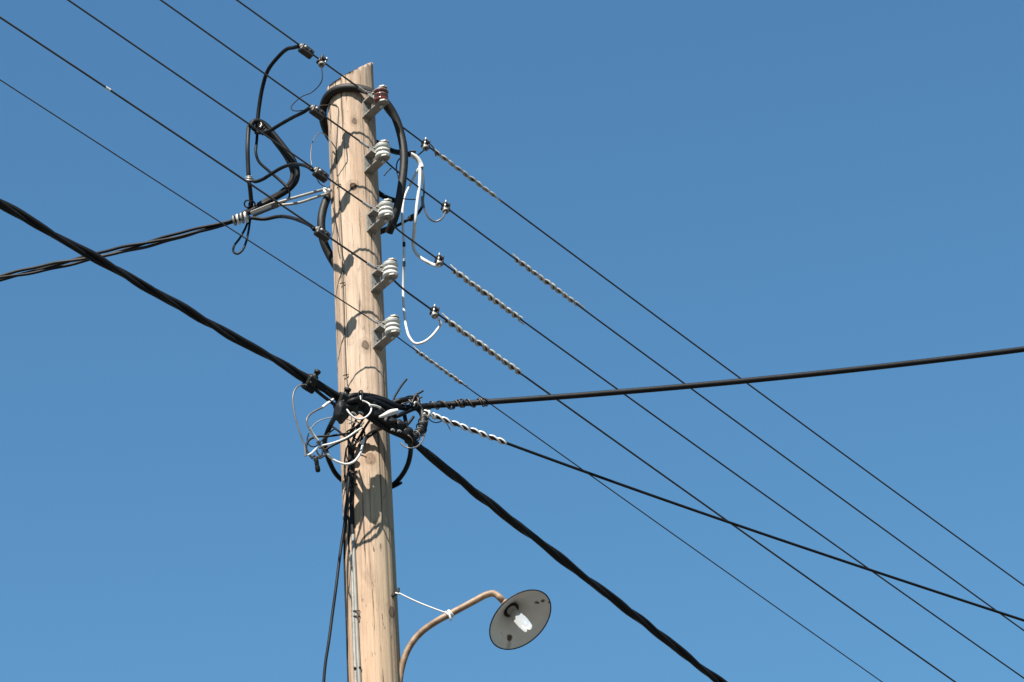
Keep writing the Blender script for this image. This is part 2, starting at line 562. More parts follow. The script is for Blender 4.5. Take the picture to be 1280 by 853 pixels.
# ------------------------------------------------------------------ insulators
AZ_L, AZ_R = 52.0, 44.0
H_L = -heading(AZ_L)
H_R = heading(AZ_R)
NB = (Vector((0.62, -0.785, 0))).normalized()       # way the brackets stand out from the pole
TB = Vector((-NB.y, NB.x, 0))                       # along the bracket's width (to the right and away)
ZV = Vector((0, 0, 1))
ins_corner = [(455.3, 145.0), (457.0, 213.7), (460.6, 287.5), (466.0, 362.0), (468.3, 433.0)]
ins_lab = ['brown glazed spool insulator in a bracket at the pole top',
           'white spool insulator directly below the brown one',
           'middle white spool insulator, third bracket down the pole beside the brown knot',
           'white spool insulator in the fourth bracket down, second from the bottom',
           'lowest white spool insulator above the cable tangle']
SPOOL = []
for i, (px, py) in enumerate(ins_corner):
    d0 = 0.112
    anchor = NB * d0 - TB * 0.02
    # height from the pixel of the bottom plate's near corner
    b = P(px, py, anchor.y)
    z0 = b.z
    shift = b - anchor; shift.z = 0                 # follow the small sideways offset of this bracket
    rad = NB * 1.0
    t = thing('insulator', Vector((anchor.x, anchor.y, z0)) + shift, ins_lab[i], 'insulator', 'spool insulators bracketed down the pole')
    o = Vector((0, 0, 0)) + shift + Vector((0, 0, z0))
    def pt(d, s, z): return o + NB * d + TB * s + ZV * z
    tilt = [0.0, 0.0, 0.0, 0.01, 0.008][i]
    HB = 0.078
    # back plate
    mb = MB()
    mb.prism([pt(0.0985, -.0225, -.003), pt(0.0985, .0225, -.003), pt(0.0985, .0225, HB + .010), pt(0.0985, -.0225, HB + .010)], NB * 0.0125)
    mb.build('back_plate', M_GALV, parent=t)
    # two arms with pointed ends
    for z in (0.0, HB):
        mb = MB()
        mb.prism([pt(d0, -.0215, z), pt(d0, .0215, z), pt(0.243, .0215, z), pt(0.258, .008, z), pt(0.258, -.008, z), pt(0.243, -.0215, z)], ZV * 0.0075)
        mb.build('arm', M_GALV, parent=t)
    # small gusset
    mb = MB()
    mb.lathe(pt(0.111, 0.0, HB * .42), NB, [(0.0085, 0), (0.0085, .006), (0.004, .009)], 6)
    mb.build('bolt_head', M_DARKMET, parent=t)
    sc = pt(0.222, 0, 0.0055)
    mb = MB()
    hh = HB - 0.0055
    prof = [(0.012, 0.0005), (0.026, 0.001), (0.0335, 0.006), (0.0345, 0.013), (0.0325, 0.020), (0.0265, 0.0235), (0.0255, 0.026), (0.0255, 0.029), (0.0315, 0.031), (0.033, 0.036),
            (0.0315, 0.041), (0.0255, 0.043), (0.0255, 0.046), (0.0265, 0.049), (0.0325, 0.0525), (0.0345, 0.059), (0.0335, 0.0665), (0.026, 0.0715), (0.012, 0.072)]
    mb.lathe(sc, ZV, prof, 32)
    mb.build('spool', M_BROWN if i == 0 else M_PORC, parent=t)
    mb = MB()
    mb.lathe(sc - ZV * 0.024, ZV, [(0.0, 0.0), (0.0085, 0.0), (0.0085, 0.008), (0.0055, 0.0085), (0.0055, 0.024 + hh + .006), (0.010, 0.024 + hh + .0062), (0.010, 0.024 + hh + .013), (0.0, 0.024 + hh + .016)], 12)
    mb.build('bolt', M_BRIGHT, parent=t)
    SPOOL.append((sc + ZV * 0.036, t))

# ------------------------------------------------------------------ overhead wires
left_px = [[(295, 0), (320, 17), (380, 60), (402, 76), (430, 97)],
           [(200, 0), (320, 83.5), (393, 137), (440, 170)],
           [(85, 0), (200, 79), (311, 155), (397, 214), (440, 244)],
           [(0, 22), (135, 111), (287, 213), (397, 287), (440, 316)],
           [(0, 100), (175, 213), (320, 307), (372, 340), (440, 384)]]
right_px = [[(500, 153), (530, 181), (548, 195), (620, 247), (760, 351), (960, 497), (1152, 640), (1280, 732)],
            [(495, 213), (555, 260), (600, 290), (644, 322), (722, 381), (936, 540), (1075, 640), (1247, 764), (1280, 789)],
            [(500, 288), (548, 327), (570, 341), (652, 400), (847, 540), (985, 640), (1087, 712), (1280, 848)],
            [(497, 357), (543, 391), (570, 411), (652, 462), (751, 540), (910, 653), (960, 688), (1195, 853)],
            [(500, 424), (525, 441), (578, 481), (617, 508), (660, 540), (730, 587), (960, 752), (1103, 853)]]
wire_r = [0.0040, 0.0040, 0.0040, 0.0044, 0.0027]
wire_lab = ['topmost thin overhead wire, tied to the brown insulator', 'second thin overhead wire from the top, tied to the insulator below the brown one',
            'third thin overhead wire, tied to the middle insulator', 'fourth thin overhead wire from the top, with a small white splice far left',
            'lowest and thinnest overhead wire, tied to the insulator above the tangle']

def fit_poly(ts, zs, deg=2, z0=None):
    # least squares z = c0 + c1 t + c2 t^2 by normal equations
    n = deg + 1
    A = [[sum(t ** (i + j) for t in ts) for j in range(n)] for i in range(n)]
    B = [sum(z * t ** i for t, z in zip(ts, zs)) for i in range(n)]
    for i in range(n):
        p = max(range(i, n), key=lambda k: abs(A[k][i]))
        A[i], A[p], B[i], B[p] = A[p], A[i], B[p], B[i]
        for k in range(i + 1, n):
            q = A[k][i] / A[i][i]
            for j in range(i, n): A[k][j] -= q * A[i][j]
            B[k] -= q * B[i]
    x = [0] * n
    for i in range(n - 1, -1, -1):
        x[i] = (B[i] - sum(A[i][j] * x[j] for j in range(i + 1, n))) / A[i][i]
    return x

def span(anchor, h, pix, far, weight_anchor=True, exact=None):
    """points of a hanging span from anchor along heading h through measured points, carried on to far metres"""
    a2 = Vector((anchor.x, anchor.y, 0))
    pts = [PV(px, py, a2, h) for px, py in pix]
    ts = [(p - a2).dot(h) for p in pts]
    zs = [p.z for p in pts]
    order = sorted(zip(ts, zs))
    ts, zs = [t for t, _ in order], [z for _, z in order]
    c = fit_poly(ts, zs)
    f = lambda t: c[0] + c[1] * t + c[2] * t * t
    tmax = ts[-1]
    out = []
    n = 160
    for i in range(n + 1):
        t = far * (i / n) ** 1.6
        out.append((t, f(t)))
    return c, tmax, [a2 + h * t + ZV * z for t, z in out], f

def clampz(pts):
    return pts


WIRES = []
for i in range(5):
    sc, t = SPOOL[i]
    an = sc - NB * 0.029                                # the wire lies in the groove on the pole side of the spool
    a2 = Vector((an.x, an.y, 0))
    pl_ = [PV(px, py, a2, H_L) for px, py in left_px[i]]
    pr_ = [PV(px, py, a2, H_R) for px, py in right_px[i]]
    cl = fit_poly([(p - a2).dot(H_L) for p in pl_], [p.z for p in pl_], 1 if i < 2 else 2)
    cr = fit_poly([(p - a2).dot(H_R) for p in pr_], [p.z for p in pr_], 2)
    if len(cl) < 3: cl.append(0.0)
    zg = sc.z
    def fl(t, cl=cl, zg=zg): return cl[0] + cl[1] * t + cl[2] * t * t + (zg - cl[0]) * math.exp(-(t / 0.045) ** 2)
    def fr(t, cr=cr, zg=zg): return cr[0] + cr[1] * t + cr[2] * t * t + (zg - cr[0]) * math.exp(-(t / 0.06) ** 2)
    ts = [25 * (k / 130) ** 2 for k in range(131)]
    us = [34 * (k / 150) ** 2 for k in range(151)]
    LP = [a2 + H_L * t_ + ZV * fl(t_) for t_ in ts]
    RP = [a2 + H_R * u_ + ZV * fr(u_) for u_ in us]
    WIRES.append(dict(a=a2, fl=fl, fr=fr))
    pts = LP[::-1] + RP[1:]
    wr = wire_r[i]
    wo = MB().tube(pts, wr, 8).build('overhead_wire', M_WIRE, label=wire_lab[i], cat='overhead wire', group='thin overhead wires tied down the pole', origin=an)
    WIRES[-1]['o'] = wo
    # tie strands from the clamp on the wire round the spool
    for k in range(4):
        t_ = 0.055 + 0.004 * k
        st = a2 + H_L * t_ + ZV * (fl(t_) + .004 * (k - 1))
        zz = [-0.006, 0.0, 0.007, 0.026][k]
        rr = 0.0275 if k < 3 else 0.034
        arc = [st]
        for a in range(0, 13):
            th = math.radians(-35 + a * 20)
            # from the camera-left side of the spool round its outer face
            e = (H_L * math.cos(th) + NB * math.sin(th))
            arc.append(Vector((sc.x, sc.y, sc.z + zz)) + e * rr)
        mb = MB().tube(smooth(arc, 3), 0.0019, 6)
        mb.build('tie_wire', M_BRIGHT, parent=t)
    # crimp sleeve where the tie leaves the wire
    cs = [a2 + H_L * t_ + ZV * fl(t_) for t_ in (0.062, 0.075, 0.088, 0.10)]
    MB().tube(cs, wr * 1.75, 10).build('sleeve', M_BRIGHT if i else M_GALV, parent=wo)

def on_wire(i, px, py):                             # the spot on wire i seen at (px, py)
    W_ = WIRES[i]
    right = px > 475
    h = H_R if right else H_L
    q = PV(px, py, W_['a'], h)
    t_ = (q - W_['a']).dot(h)
    return W_['a'] + h * t_ + ZV * (W_['fr'] if right else W_['fl'])(t_), h, t_

# small white splice on the fourth wire
q, h, t_ = on_wire(3, 135, 111)
W_ = WIRES[3]
MB().tube([W_['a'] + h * (t_ + e) + ZV * W_['fl'](t_ + e) for e in (-.011, 0, .011)], 0.0060, 8).build('splice_sleeve', M_WHITEW, parent=W_['o'])

# twisted dead-end grips on the right-hand spans
grips = [(0, 545, 193, 620, 247, .0050, .0060, 4.2), (1, 644, 321, 722, 381, .0056, .0076, 5.0), (2, 566, 338, 652, 400, .0062, .0086, 5.5), (3, 556, 401, 650, 460, .0062, .0086, 5.6), (4, 520, 437, 578, 482, .0042, .0052, 4.6)]
for i, x0, y0, x1, y1, r, R, pitch in grips:
    W_ = WIRES[i]
    _, h, ta = on_wire(i, x0, y0)
    _, _, tb = on_wire(i, x1, y1)
    n = 150
    base = [W_['a'] + h * (ta + (tb - ta) * k / n) + ZV * W_['fr'](ta + (tb - ta) * k / n) for k in range(n + 1)]
    for ph in (0.4, 0.4 + math.pi):
        tail = 0.02 if ph < 1 else 0.0
        hp = helix(base, R, (tb - ta) / pitch, ph, jit=.35)
        if tail:
            dr = (hp[-1] - hp[-4]).normalized()
            hp = hp + [hp[-1] + (dr * .6 + h * .4 - ZV * .12) * (.012 * k) for k in (1, 2, 3)]
            hp = [hp[0] + (hp[0] - hp[3]).normalized() * .02 + ZV * .006] + hp
        MB().tube(hp, r, 8, r_fn=lambda u: (0.55 + 0.45 * min(1, u / .06)) * (0.45 + 0.55 * min(1, (1 - u) / .08))).build('grip_rod', M_GRIP, parent=W_['o'])

# ------------------------------------------------------------------ connectors on the wires
def tap_connector(i, px, py, label):
    q, h, t_ = on_wire(i, px, py)
    fx = -h if False else h
    side = Vector((h.y, -h.x, 0)) * (1 if Vector((h.y, -h.x, 0)).y < 0 else -1)    # towards the camera
    c = q - ZV * 0.014 + side * 0.004
    t = thing('wire_connector', c, label, 'wire connector', 'dark tap connectors left of the pole')
    hs = Vector((h.x, h.y, (W_z(i, t_ + .01) - W_z(i, t_ - .01)) / .02)).normalized()
    up = side.cross(hs); up = up if up.z > 0 else -up
    MB().box(c, hs * .034, side * .016, up * .021, .35).build('body', M_DARKMET, parent=t)
    mb = MB().box(c + up * .017 + hs * .004, hs * .026, side * .013, up * .006, .3)
    mb.build('clamp_plate', M_DARKMET, parent=t)
    for s_ in (1,):
        mb = MB().lathe(c + hs * .033 + side * .004 + up * .006, hs, [(.0095, 0), (.0095, .004), (.006, .006), (.0, .006)], 12)
        mb.build('end_cap', M_GALV, parent=t)
    for s_ in (-.012, .016):
        mb = MB().lathe(c + hs * s_ + side * .015 + up * .004, side, [(.0065, 0), (.0065, .006), (.003, .008), (.0, .008)], 6)
        mb.build('bolt', M_BRIGHT if s_ > 0 else M_DARKMET, parent=t)
    return c + hs * .042 - up * .004, t
def W_z(i, t_):
    return WIRES[i]['fl'](t_)

tap_lab = ['dark tap connector on the topmost wire where a tall black jumper ends', 'dark tap connector on the second wire at the pole edge',
           'dark tap connector on the third wire left of the pole below the thin loop', 'dark tap connector on the fourth wire in front of the black cable bulge']
TAP = [tap_connector(i, px, py, tap_lab[i]) for i, (px, py) in enumerate([(382, 62), (396, 139), (400, 216), (402, 290)])]

def screw_clamp(i, px, py, label, down=True):
    q, h, t_ = on_wire(i, px, py)
    side = Vector((h.y, -h.x, 0)) * (1 if Vector((h.y, -h.x, 0)).y < 0 else -1)
    f = WIRES[i]['fr'] if px > 475 else WIRES[i]['fl']
    hs = Vector((h.x, h.y, (f(t_ + .01) - f(t_ - .01)) / .02)).normalized()
    up = side.cross(hs); up = up if up.z > 0 else -up
    ax = (-up * .93 + side * .36).normalized()
    t = thing('screw_clamp', q, label, 'wire clamp', 'small screw clamps on the wires')
    MB().box(q + up * .010, hs * .017, side * .015, up * .008, .35).build('upper_jaw', M_DARKMET, parent=t)
    MB().box(q - up * .012 + hs * .003, hs * .019, side * .014, up * .009, .35).build('lower_jaw', M_DARKMET, parent=t)
    for s_ in (-.011, .012):
        MB().tube([q + hs * s_ + side * .010 + up * .026, q + hs * s_ + side * .010 - up * .026], .0042, 7).build('stud', M_BRIGHT if s_ < 0 else M_DARKMET, parent=t)
    c = q - up * .020 + side * .004
    MB().lathe(c, ax, [(.0125, 0), (.0145, .004), (.0145, .014), (.0085, .017), (.0075, .013), (0, .013)], 14).build('terminal', M_GALV, parent=t)
    return c + ax * .014

CL1 = screw_clamp(0, 403, 80, 'small screw clamp on the topmost wire just left of the pole top')
CLR = [screw_clamp(0, 532, 184, 'small screw clamp on the topmost wire right of the pole with a loose tail'),
       screw_clamp(1, 557, 262, 'small screw clamp on the second wire where a thin dark jumper ends'),
       screw_clamp(2, 549, 328, 'small screw clamp on the third wire at the end of the thick white lead'),
       screw_clamp(3, 543, 391, 'small screw clamp on the fourth wire where the long pale loop ends')]

def cable(name, label, cat, pts, r, m_, group=None, n=9, sub=8, parent=None, r_fn=None):
    pp = [P(*q) if isinstance(q, tuple) else Vector(q) for q in pts]
    return MB().tube(smooth(pp, sub), r, n, r_fn=r_fn).build(name, m_, parent=parent, label=label, cat=cat, group=group)

def yof(v): return v.y

# loose tail on the topmost right clamp
q0 = CLR[0]
MB().tube(smooth([q0 + VR * .02 + VU * .02, q0 + VR * .036 + VU * .0, q0 + VR * .046 - VU * .035]), .0034, 6).build('wire_tail', M_TIE, label='short loose wire tail below the clamp on the topmost wire', cat='wire')

# ------------------------------------------------------------------ thick black riser looped round the pole top
riser = [(486, 291, .03), (492, 276, -.01), (498, 255, -.04), (503, 225, -.05), (505, 195, -.05), (501, 168, -.05), (493, 145, -.07), (481, 127, -.10), (467, 117, -.112), (452, 111.5, -.122), (436, 109.5, -.123), (421, 112, -.108), (410, 120, -.07), (404.5, 132, -.02), (403.5, 147, .04), (408, 163, .10), (420, 185, .14), (428, 215, .145), (416, 236, .13), (406, 255, .11), (401.5, 278, .10), (404, 300, .11), (412, 319, .13), (425, 340, .14)]
cable('riser_cable', 'thick black cable looped over the pole top and hanging down both sides', 'cable', riser, .0188, M_BLACKG, n=14)
cable('link_cable', 'short thick black cable from behind the pole to the white breakout', 'cable', [(455, 168, .11), (467, 176, .085), (480, 184, .05), (492, 189.5, .02), (503, 191.5, -.02), (513, 193.5, -.01)], .0125, M_BLACK, n=12)
cable('link_cable', 'black cable stub behind the middle white insulator', 'cable', [(455, 225, .12), (470, 239, .09), (480, 246, .05), (490, 250, .0), (497, 252, -.02)], .0125, M_BLACK, n=12)
cable('link_cable', 'black jumper with a taped lump below the middle white insulator', 'cable', [(478, 288, .05), (488, 285.5, .05), (499, 281, .06), (508, 276, .07), (516, 272, .08), (523, 266, .085), (528, 257, .08), (528, 246, .07)], .0068, M_BLACK, n=10)
mb = MB(); lp = P(516, 272, .08)
mb.lathe(lp - VR * .022 - VU * .010, VR * .9 + VU * .42, [(.006, 0), (.0135, .007), (.015, .02), (.0135, .035), (.006, .044)], 12)
mb.build('tape_lump', M_TAPE, label='taped lump on the black jumper right of the middle insulator', cat='tape wrap')
# block end behind the middle bracket
mb = MB(); bc = P(483, 287, .05)
mb.box(bc, VR * .030 + VU * .012, VU * .013, _fw * .016, .3)
mb.build('junction_block', M_TAPE, label='small black junction block under the middle white insulator', cat='junction block')

# breakout and pale leads on the right
cable('breakout_sleeve', 'short white sleeve where the pale leads fan out right of the riser', 'cable sleeve', [(510, 193, -.01), (516, 194.5, 0), (522, 199, .01), (526, 206, .02), (527, 210, .02)], .0115, M_WHITEW, n=12)
cable('lead_wire', 'thick white lead curving down to the clamp on the third wire', 'wire', [(525, 208, .02), (525, 220, .02), (524, 235, .02), (521, 258, .03), (518.5, 280, .05), (517, 296, .10), (516.5, 306, .13), (518.5, 314, .13), (524, 321, .12), (533, 327, .115), (541, 331, .115), (CLR[2] - VU * .006)], .0078, M_WHITEW, n=10)
cable('lead_wire', 'long pale lead hanging down and looping up to the clamp on the fourth wire', 'wire', [(524, 209, .03), (520, 217, .04), (514, 229, .05), (508, 241, .05), (504.5, 252, .05), (503, 270, .05), (504, 288, .06), (505, 305, .07), (505, 325, .09), (504.5, 340, .12), (504, 360, .145), (504.5, 380, .15), (506, 398, .14), (508.5, 412, .12), (512, 422, .11), (519, 429.5, .11), (528, 428.5, .11), (538, 422, .12), (546, 413, .13), (550.5, 406, .13), (549, 400, .13), CLR[3]], .0058, M_WHITEW, n=9)
for (a, b) in ((303, 309), (327, 333)):  # two short black bands round the long pale lead
    cable('dark_band', 'upper black band on the long pale lead' if a < 310 else 'lower black band on the long pale lead', 'tape wrap', [(505, a, .0685 if a < 310 else .092), (505, b, .0725 if a < 310 else .098)], .0068, M_TAPE)
cable('lead_wire', 'thin dark lead curving to the clamp on the second wire', 'wire', [(527, 209, .02), (529, 222, .03), (530, 240, .05), (529, 252, .06), (532, 265, .07), (537, 273.5, .08), (544, 277, .09), (551, 274.5, .09), (CLR[1])], .0042, M_GREYW, n=8)
cable('lead_wire', 'thin black crosswise wire between the riser and the pale leads', 'wire', [(503, 248.5, .0), (512, 249.5, .02), (521, 249.5, .03)], .0026, M_BLACK, n=6)
cable('lead_wire', 'thin wire from the breakout to the clamp on the topmost wire', 'wire', [(510, 193, -.01), (513, 189.5, .02), (517, 190, .05), (520, 195, .08), (524, 193, .10), (CLR[0])], .0032, M_BLACK, n=6)
mb = MB().box(P(516.5, 190.5, .03), VR * .012, VU * .009, _fw * .009, .35)
mb.build('junction_block', M_TAPE, label='tiny black block on top of the white sleeve', cat='junction block')
cable('wire_tail', 'curled thin black tail left of the riser', 'wire', [(501, 197, .0), (497, 202, .01), (495.5, 210, .02), (496.5, 217, .02), (498, 223, .02)], .003, M_BLACK, n=6)
cable('wire_tail', 'short slanting black tail below the second insulator', 'wire', [(489, 210.5, .03), (484.5, 214.5, .03), (480, 220, .03)], .003, M_BLACK, n=6)

# ------------------------------------------------------------------ jumpers and coil left of the pole
YB = 0.02
J = 'black jumper cables left of the pole'
c1, c2, c3, c4 = [t_[0] for t_ in TAP]
cable('jumper_cable', 'tall black jumper rising from the coil to the topmost wire', 'jumper cable', [c1, (368, 59.5, c1.y + .02), (359, 61.5, -.36), (348, 71, -.30), (335, 88, -.24), (328, 110, -.18), (324, 133, -.14), (322, 150, -.12), (321, 160, -.11)], .0092, M_BLACK, J)
cable('jumper_cable', 'straight slanting black jumper to the connector on the second wire', 'jumper cable', [c2, (380, 140, c2.y + .02), (366, 147, -.28), (350, 156, -.2), (337, 163.5, -.15), (324, 166, -.12), (316, 161, -.11)], .0085, M_BLACK, J)
cable('jumper_cable', 'arched black jumper to the connector on the third wire', 'jumper cable', [c3, (385, 209, c3.y + .02), (376, 206, -.30), (364, 206, -.24), (352, 210, -.19), (340, 217, -.15), (328, 224.5, -.11), (318, 227, -.08), (312, 222, -.08)], .0082, M_BLACK, J)
cable('jumper_cable', 'low arched black jumper to the connector on the fourth wire', 'jumper cable', [c4, (389, 283, c4.y + .02), (376, 276.5, -.28), (362, 272, -.2), (347, 271, -.12), (330, 274, -.09), (314, 272.5, -.09)], .0085, M_BLACK, J)
cable('jumper_cable', 'upright grey black lead left of the coil with pale tape below', 'jumper cable', [(318, 156, -.12), (312, 157, -.12), (310.5, 165, -.12), (309.5, 185, -.12), (310, 205, -.10), (311, 222, -.08), (313, 240, -.04), (314, 256, .0), (312, 268, .03)], .0098, M_BLACKG, J)
cable('jumper_cable', 'thin black lead bending from the coil top to its lower curve', 'jumper cable', [(322, 160, -.10), (321, 175, -.09), (320, 192, -.09), (323.5, 202, -.08), (335, 213, -.07), (348, 224, -.06), (360, 235, -.06)], .0066, M_BLACK, J)
coil = [(313, 159, -.14), (317, 152.5, -.14), (324, 152, -.13), (332, 156.5, -.12), (343, 169, -.11), (355, 184, -.10), (366, 199, -.09), (371.5, 213, -.08), (370, 226, -.07), (362, 236, -.05), (348, 245.5, -.02), (330, 255, .0), (312, 265.5, -.01), (298, 272, -.05)]
cable('coil_cable', 'thick black coil cable sweeping from the jumper cluster to the left service cable', 'cable', coil, .0125, M_BLACK, 'two thick coil cables', n=12)
cable('coil_cable', 'second thick coil cable with a pale edge, lying inside the other', 'cable', [(318, 165, -.09), (325, 164.5, -.09), (334, 166, -.09), (345, 179, -.08), (356, 194, -.07), (363, 207, -.06), (366, 219, -.05), (362, 230, -.04), (352, 240, -.02), (335, 249.5, .01), (315, 261, .02), (300, 270, -.02)], .0112, M_BLACKG, 'two thick coil cables', n=12)
cable('pigtail_loop', 'narrow black wire loop hanging below the clamp left of the pole', 'wire', [(312, 271, .02), (307, 285, .01), (299, 299, .0), (292.5, 308, .0), (292, 315, .0), (297, 317.5, .0), (303, 313, .0), (307.5, 303, .005), (310.5, 290, .01), (313, 273, .02)], .0052, M_BLACK)
cable('wire_tail', 'small curled black tail under the coil curve', 'wire', [(360, 236, -.06), (362, 243, -.05), (360, 249, -.04), (354, 254, -.02), (346, 257, .0)], .0042, M_BLACK, n=7)
mb = MB()
for k, (x, y) in enumerate(((311, 221), (311.3, 223), (311.2, 225.5))):
    mb.ring(P(x, y, -.082), VU + VR * .1 * (k - 1), .0125, .003, 14, 6)
mb.build('tape_wrap', M_BRIGHT, label='pale wire binding round the upright lead left of the pole', cat='tape wrap')
mb = MB()
for x, y, R in ((309.5, 255, .016), (315, 256, .015)):
    mb.ring(P(x, y, -.01), _fw + VR * .35, R, .0038, 16, 6)
mb.build('binding_ring', M_BLACK, label='two small black wire rings at the foot of the upright lead', cat='wire')
mb = MB()
for k in range(5):
    mb.ring(P(322 + k * 2.2, 157 + k * 2.0, -.115), VR * .8 - VU * .6, .020 - .001 * k, .0045, 16, 6)
mb.build('binding_wrap', M_TAPE, label='black tape binding the jumper cluster at the coil top', cat='tape wrap')
cable('tie_strand', 'thin pale tie strand across the jumper cluster', 'wire', [(325, 159, -.15), (327, 156, -.15), (326, 153.5, -.14)], .003, M_BRIGHT, n=6)

# left service cable, its wedge clamp and bails
H_D = heading(-80)
d_an = P(300, 272, -.07)
dpx = [(300, 272.5), (275, 282), (250, 288), (215, 296), (165, 309), (115, 321), (50, 337), (0, 347)]
a2 = Vector((d_an.x, d_an.y, 0))
dp = [PV(x, y, a2, H_D) for x, y in dpx]
dts = [(p - a2).dot(H_D) for p in dp]
dc = fit_poly(dts, [p.z for p in dp], 2)
base = [a2 + H_D * (t_) + ZV * (dc[0] + dc[1] * t_ + (dc[2] if t_ < 2 else dc[2]) * t_ * t_) for t_ in [0.02 * k for k in range(0, 400)]]
sv = thing('service_cable', d_an, 'loosely twisted black service cable running off to the left', 'cable')
for k, (R, r, ph) in enumerate(((.0125, .0072, 0.3), (.0125, .0072, 2.2), (.0115, .0068, 4.3))):
    MB().tube(helix(base, R, 1.15, ph, jit=.25, R_fn=lambda u: min(1, .35 + u * 18)), r, 7).build('strand', M_BLACKG if k == 0 else M_BLACK, parent=sv)
for k in range(4):
    e = 0.018 * k
    c = base[0] + (base[2] - base[0]).normalized() * (e - .028)
    MB().ring(c, (base[2] - base[0]), .0205, .0055, 16, 6).build('tape_ring', M_WHITEW if k % 2 == 0 else M_GALV, parent=sv)
wc = thing('wedge_clamp', P(345, 254, -.09), 'pale wedge clamp held to the pole by two thin bail rods', 'cable clamp')
pa, pb = P(314, 268.5, -.085), P(346, 255.5, -.095)
ax = (pb - pa).normalized()
nup = (VU - ax * VU.dot(ax)).normalized()
nf = ax.cross(nup)
c_ = (pa + pb) / 2
MB().box(c_ + nup * .006, (pb - pa) / 2, nup * .0085, nf * .018, .15).build('clamp_body', M_CONDUIT, parent=wc)
MB().box(c_ - nup * .0095, (pb - pa) * .46, nup * .005, nf * .014, .2).build('clamp_jaw', M_TIE, parent=wc)
MB().box(pb - ax * .01 - nup * .001, ax * .016, nup * .014, nf * .02, .2).build('clamp_end', M_DARKMET, parent=wc)
hp_ = [P(408, 236, -.04), P(410, 242, -.05)]
MB().tube(smooth([pb + nup * .006, P(362, 249, -.09), P(385, 242.5, -.075), hp_[0]]), .0062, 8).build('bail_rod', M_GALV, parent=wc)
MB().tube(smooth([pb - nup * .006, P(372, 254, -.095), P(390, 248.5, -.08), hp_[1]]), .0062, 8).build('bail_rod', M_GALV, parent=wc)
MB().tube(smooth([P(414, 238.5, -.075), P(409, 237, -.055), P(406, 235.5, -.05), P(405.5, 239, -.048), P(408, 242, -.05)]), .0075, 8).build('hook', M_BRIGHT, parent=wc)

# thin wires: clamp to pole, and the earth wire stapled down the pole
cable('thin_wire', 'thin wire curling from the clamp on the topmost wire to the second wire', 'wire', [CL1, (402.5, 100, CL1.y), (398, 108, CL1.y + .01), (389, 116, CL1.y + .02), (378, 120.5, CL1.y + .02), (369, 127.5, CL1.y + .02), (364, 134, CL1.y + .02), (366, 138, CL1.y + .01), (372, 139, CL1.y), (378, 138, c2.y)], .0026, M_BLACK, n=6)
cable('thin_wire', 'thin looped wire from the third connector up to the pole edge', 'wire', [(390, 207, c3.y + .04), (388.5, 198, c3.y + .05), (389.5, 184, -.30), (393, 173, -.24), (399, 166.5, -.18), (404, 167, -.13), (410, 172, -.10), (416, 180, -.112), (420, 186, -.112)], .0026, M_GREYW, n=6)
cable('thin_wire', 'thin wire hanging from the third connector to the bail hook', 'wire', [(395, 221, c3.y + .02), (398, 227, -.36), (403, 232, -.25), (409, 235, -.1)], .0026, M_BLACK, n=6)
ew = thing('earth_wire', S(422, 132, .003), 'thin bare wire stapled straight down the face of the pole', 'wire')
ep = [P(398, 132.5, -.13), P(405, 131.7, -.12)] + [S(x, y, .0032) for x, y in ((412, 131.5), (419, 131.2), (422.5, 134), (423, 140), (421.5, 165), (420, 190), (421, 215), (423.5, 240), (427, 295), (428, 330), (430, 390), (432, 450), (433, 470), (436, 490), (438, 505), (440, 540))]
MB().tube(smooth(ep), .0024, 6).build('strand', M_TIE, parent=ew)
for x, y in ((423, 231), (428.3, 354), (432.3, 469)):
    a, b = S(x - 3, y + .8, .0045), S(x + 3, y - .4, .0045)
    MB().tube([a, (a + b) / 2 + Vector((0, -.004, 0)), b], .0026, 6).build('staple', M_DARKMET, parent=ew)

# ------------------------------------------------------------------ lower bundled cable past the pole
A_OFF = 0.25
def pa_plane(px, right=None):
    right = px > 470 if right is None else right
    h = H_R if right else H_L
    nn = Vector((h.y, -h.x, 0)); nn = nn if nn.y < 0 else -nn
    return Vector((0, 0, 0)) + nn.normalized() * A_OFF, h
H_M = (H_R - H_L).normalized()
nA = Vector((H_M.y, -H_M.x, 0)); nA = nA if nA.y < 0 else -nA
A0 = nA * A_OFF
def PA(px, py):
    q = PV(px, py, A0, H_M)
    if (q - A0).dot(H_M) < 0: return PV(px, py, A0, H_L)
    return PV(px, py, A0, H_R)
apx_l = [(0, 253), (115, 322), (200, 368), (298, 424), (392, 478), (430, 500)]
apx_r = [(470, 525), (515, 557), (540, 574), (640, 650), (672, 675), (740, 731), (800, 775), (855, 817), (900, 851)]
def spanpts(pix, h, far, n):
    q = [PV(x, y, A0, h) for x, y in pix]
    ts = [(p - A0).dot(h) for p in q]
    c = fit_poly(ts, [p.z for p in q], 2)
    return [A0 + h * t_ + ZV * (c[0] + c[1] * t_ + c[2] * t_ * t_) for t_ in [far * k / n for k in range(n + 1)]], c
al, cA1 = spanpts(apx_l, H_L, 20.0, 600)
ar, cA2 = spanpts(apx_r, H_R, 26.0, 800)
print('A', cA1, cA2)
zm = (cA1[0] + cA2[0]) / 2
for k, v in enumerate(al): v.z += (zm - cA1[0]) * math.exp(-((v - A0).xy.length / .35) ** 2)
for k, v in enumerate(ar): v.z += (zm - cA2[0]) * math.exp(-((v - A0).xy.length / .35) ** 2)
abase = al[::-1] + ar[1:]
bc_ = thing('bundled_cable', A0 + ZV * cA1[0], 'heavy black twisted cable crossing the frame diagonally in front of the pole', 'cable')
for k, (R, r, ph) in enumerate(((.0090, .0112, 0.0), (.0090, .0112, math.pi * .9), (.0100, .0090, 4.55))):
    MB().tube(helix(abase, R, .70, ph, jit=.45), r, 8).build('strand', M_BLACK, parent=bc_)
YAx = lambda px, py: PA(px, py).y

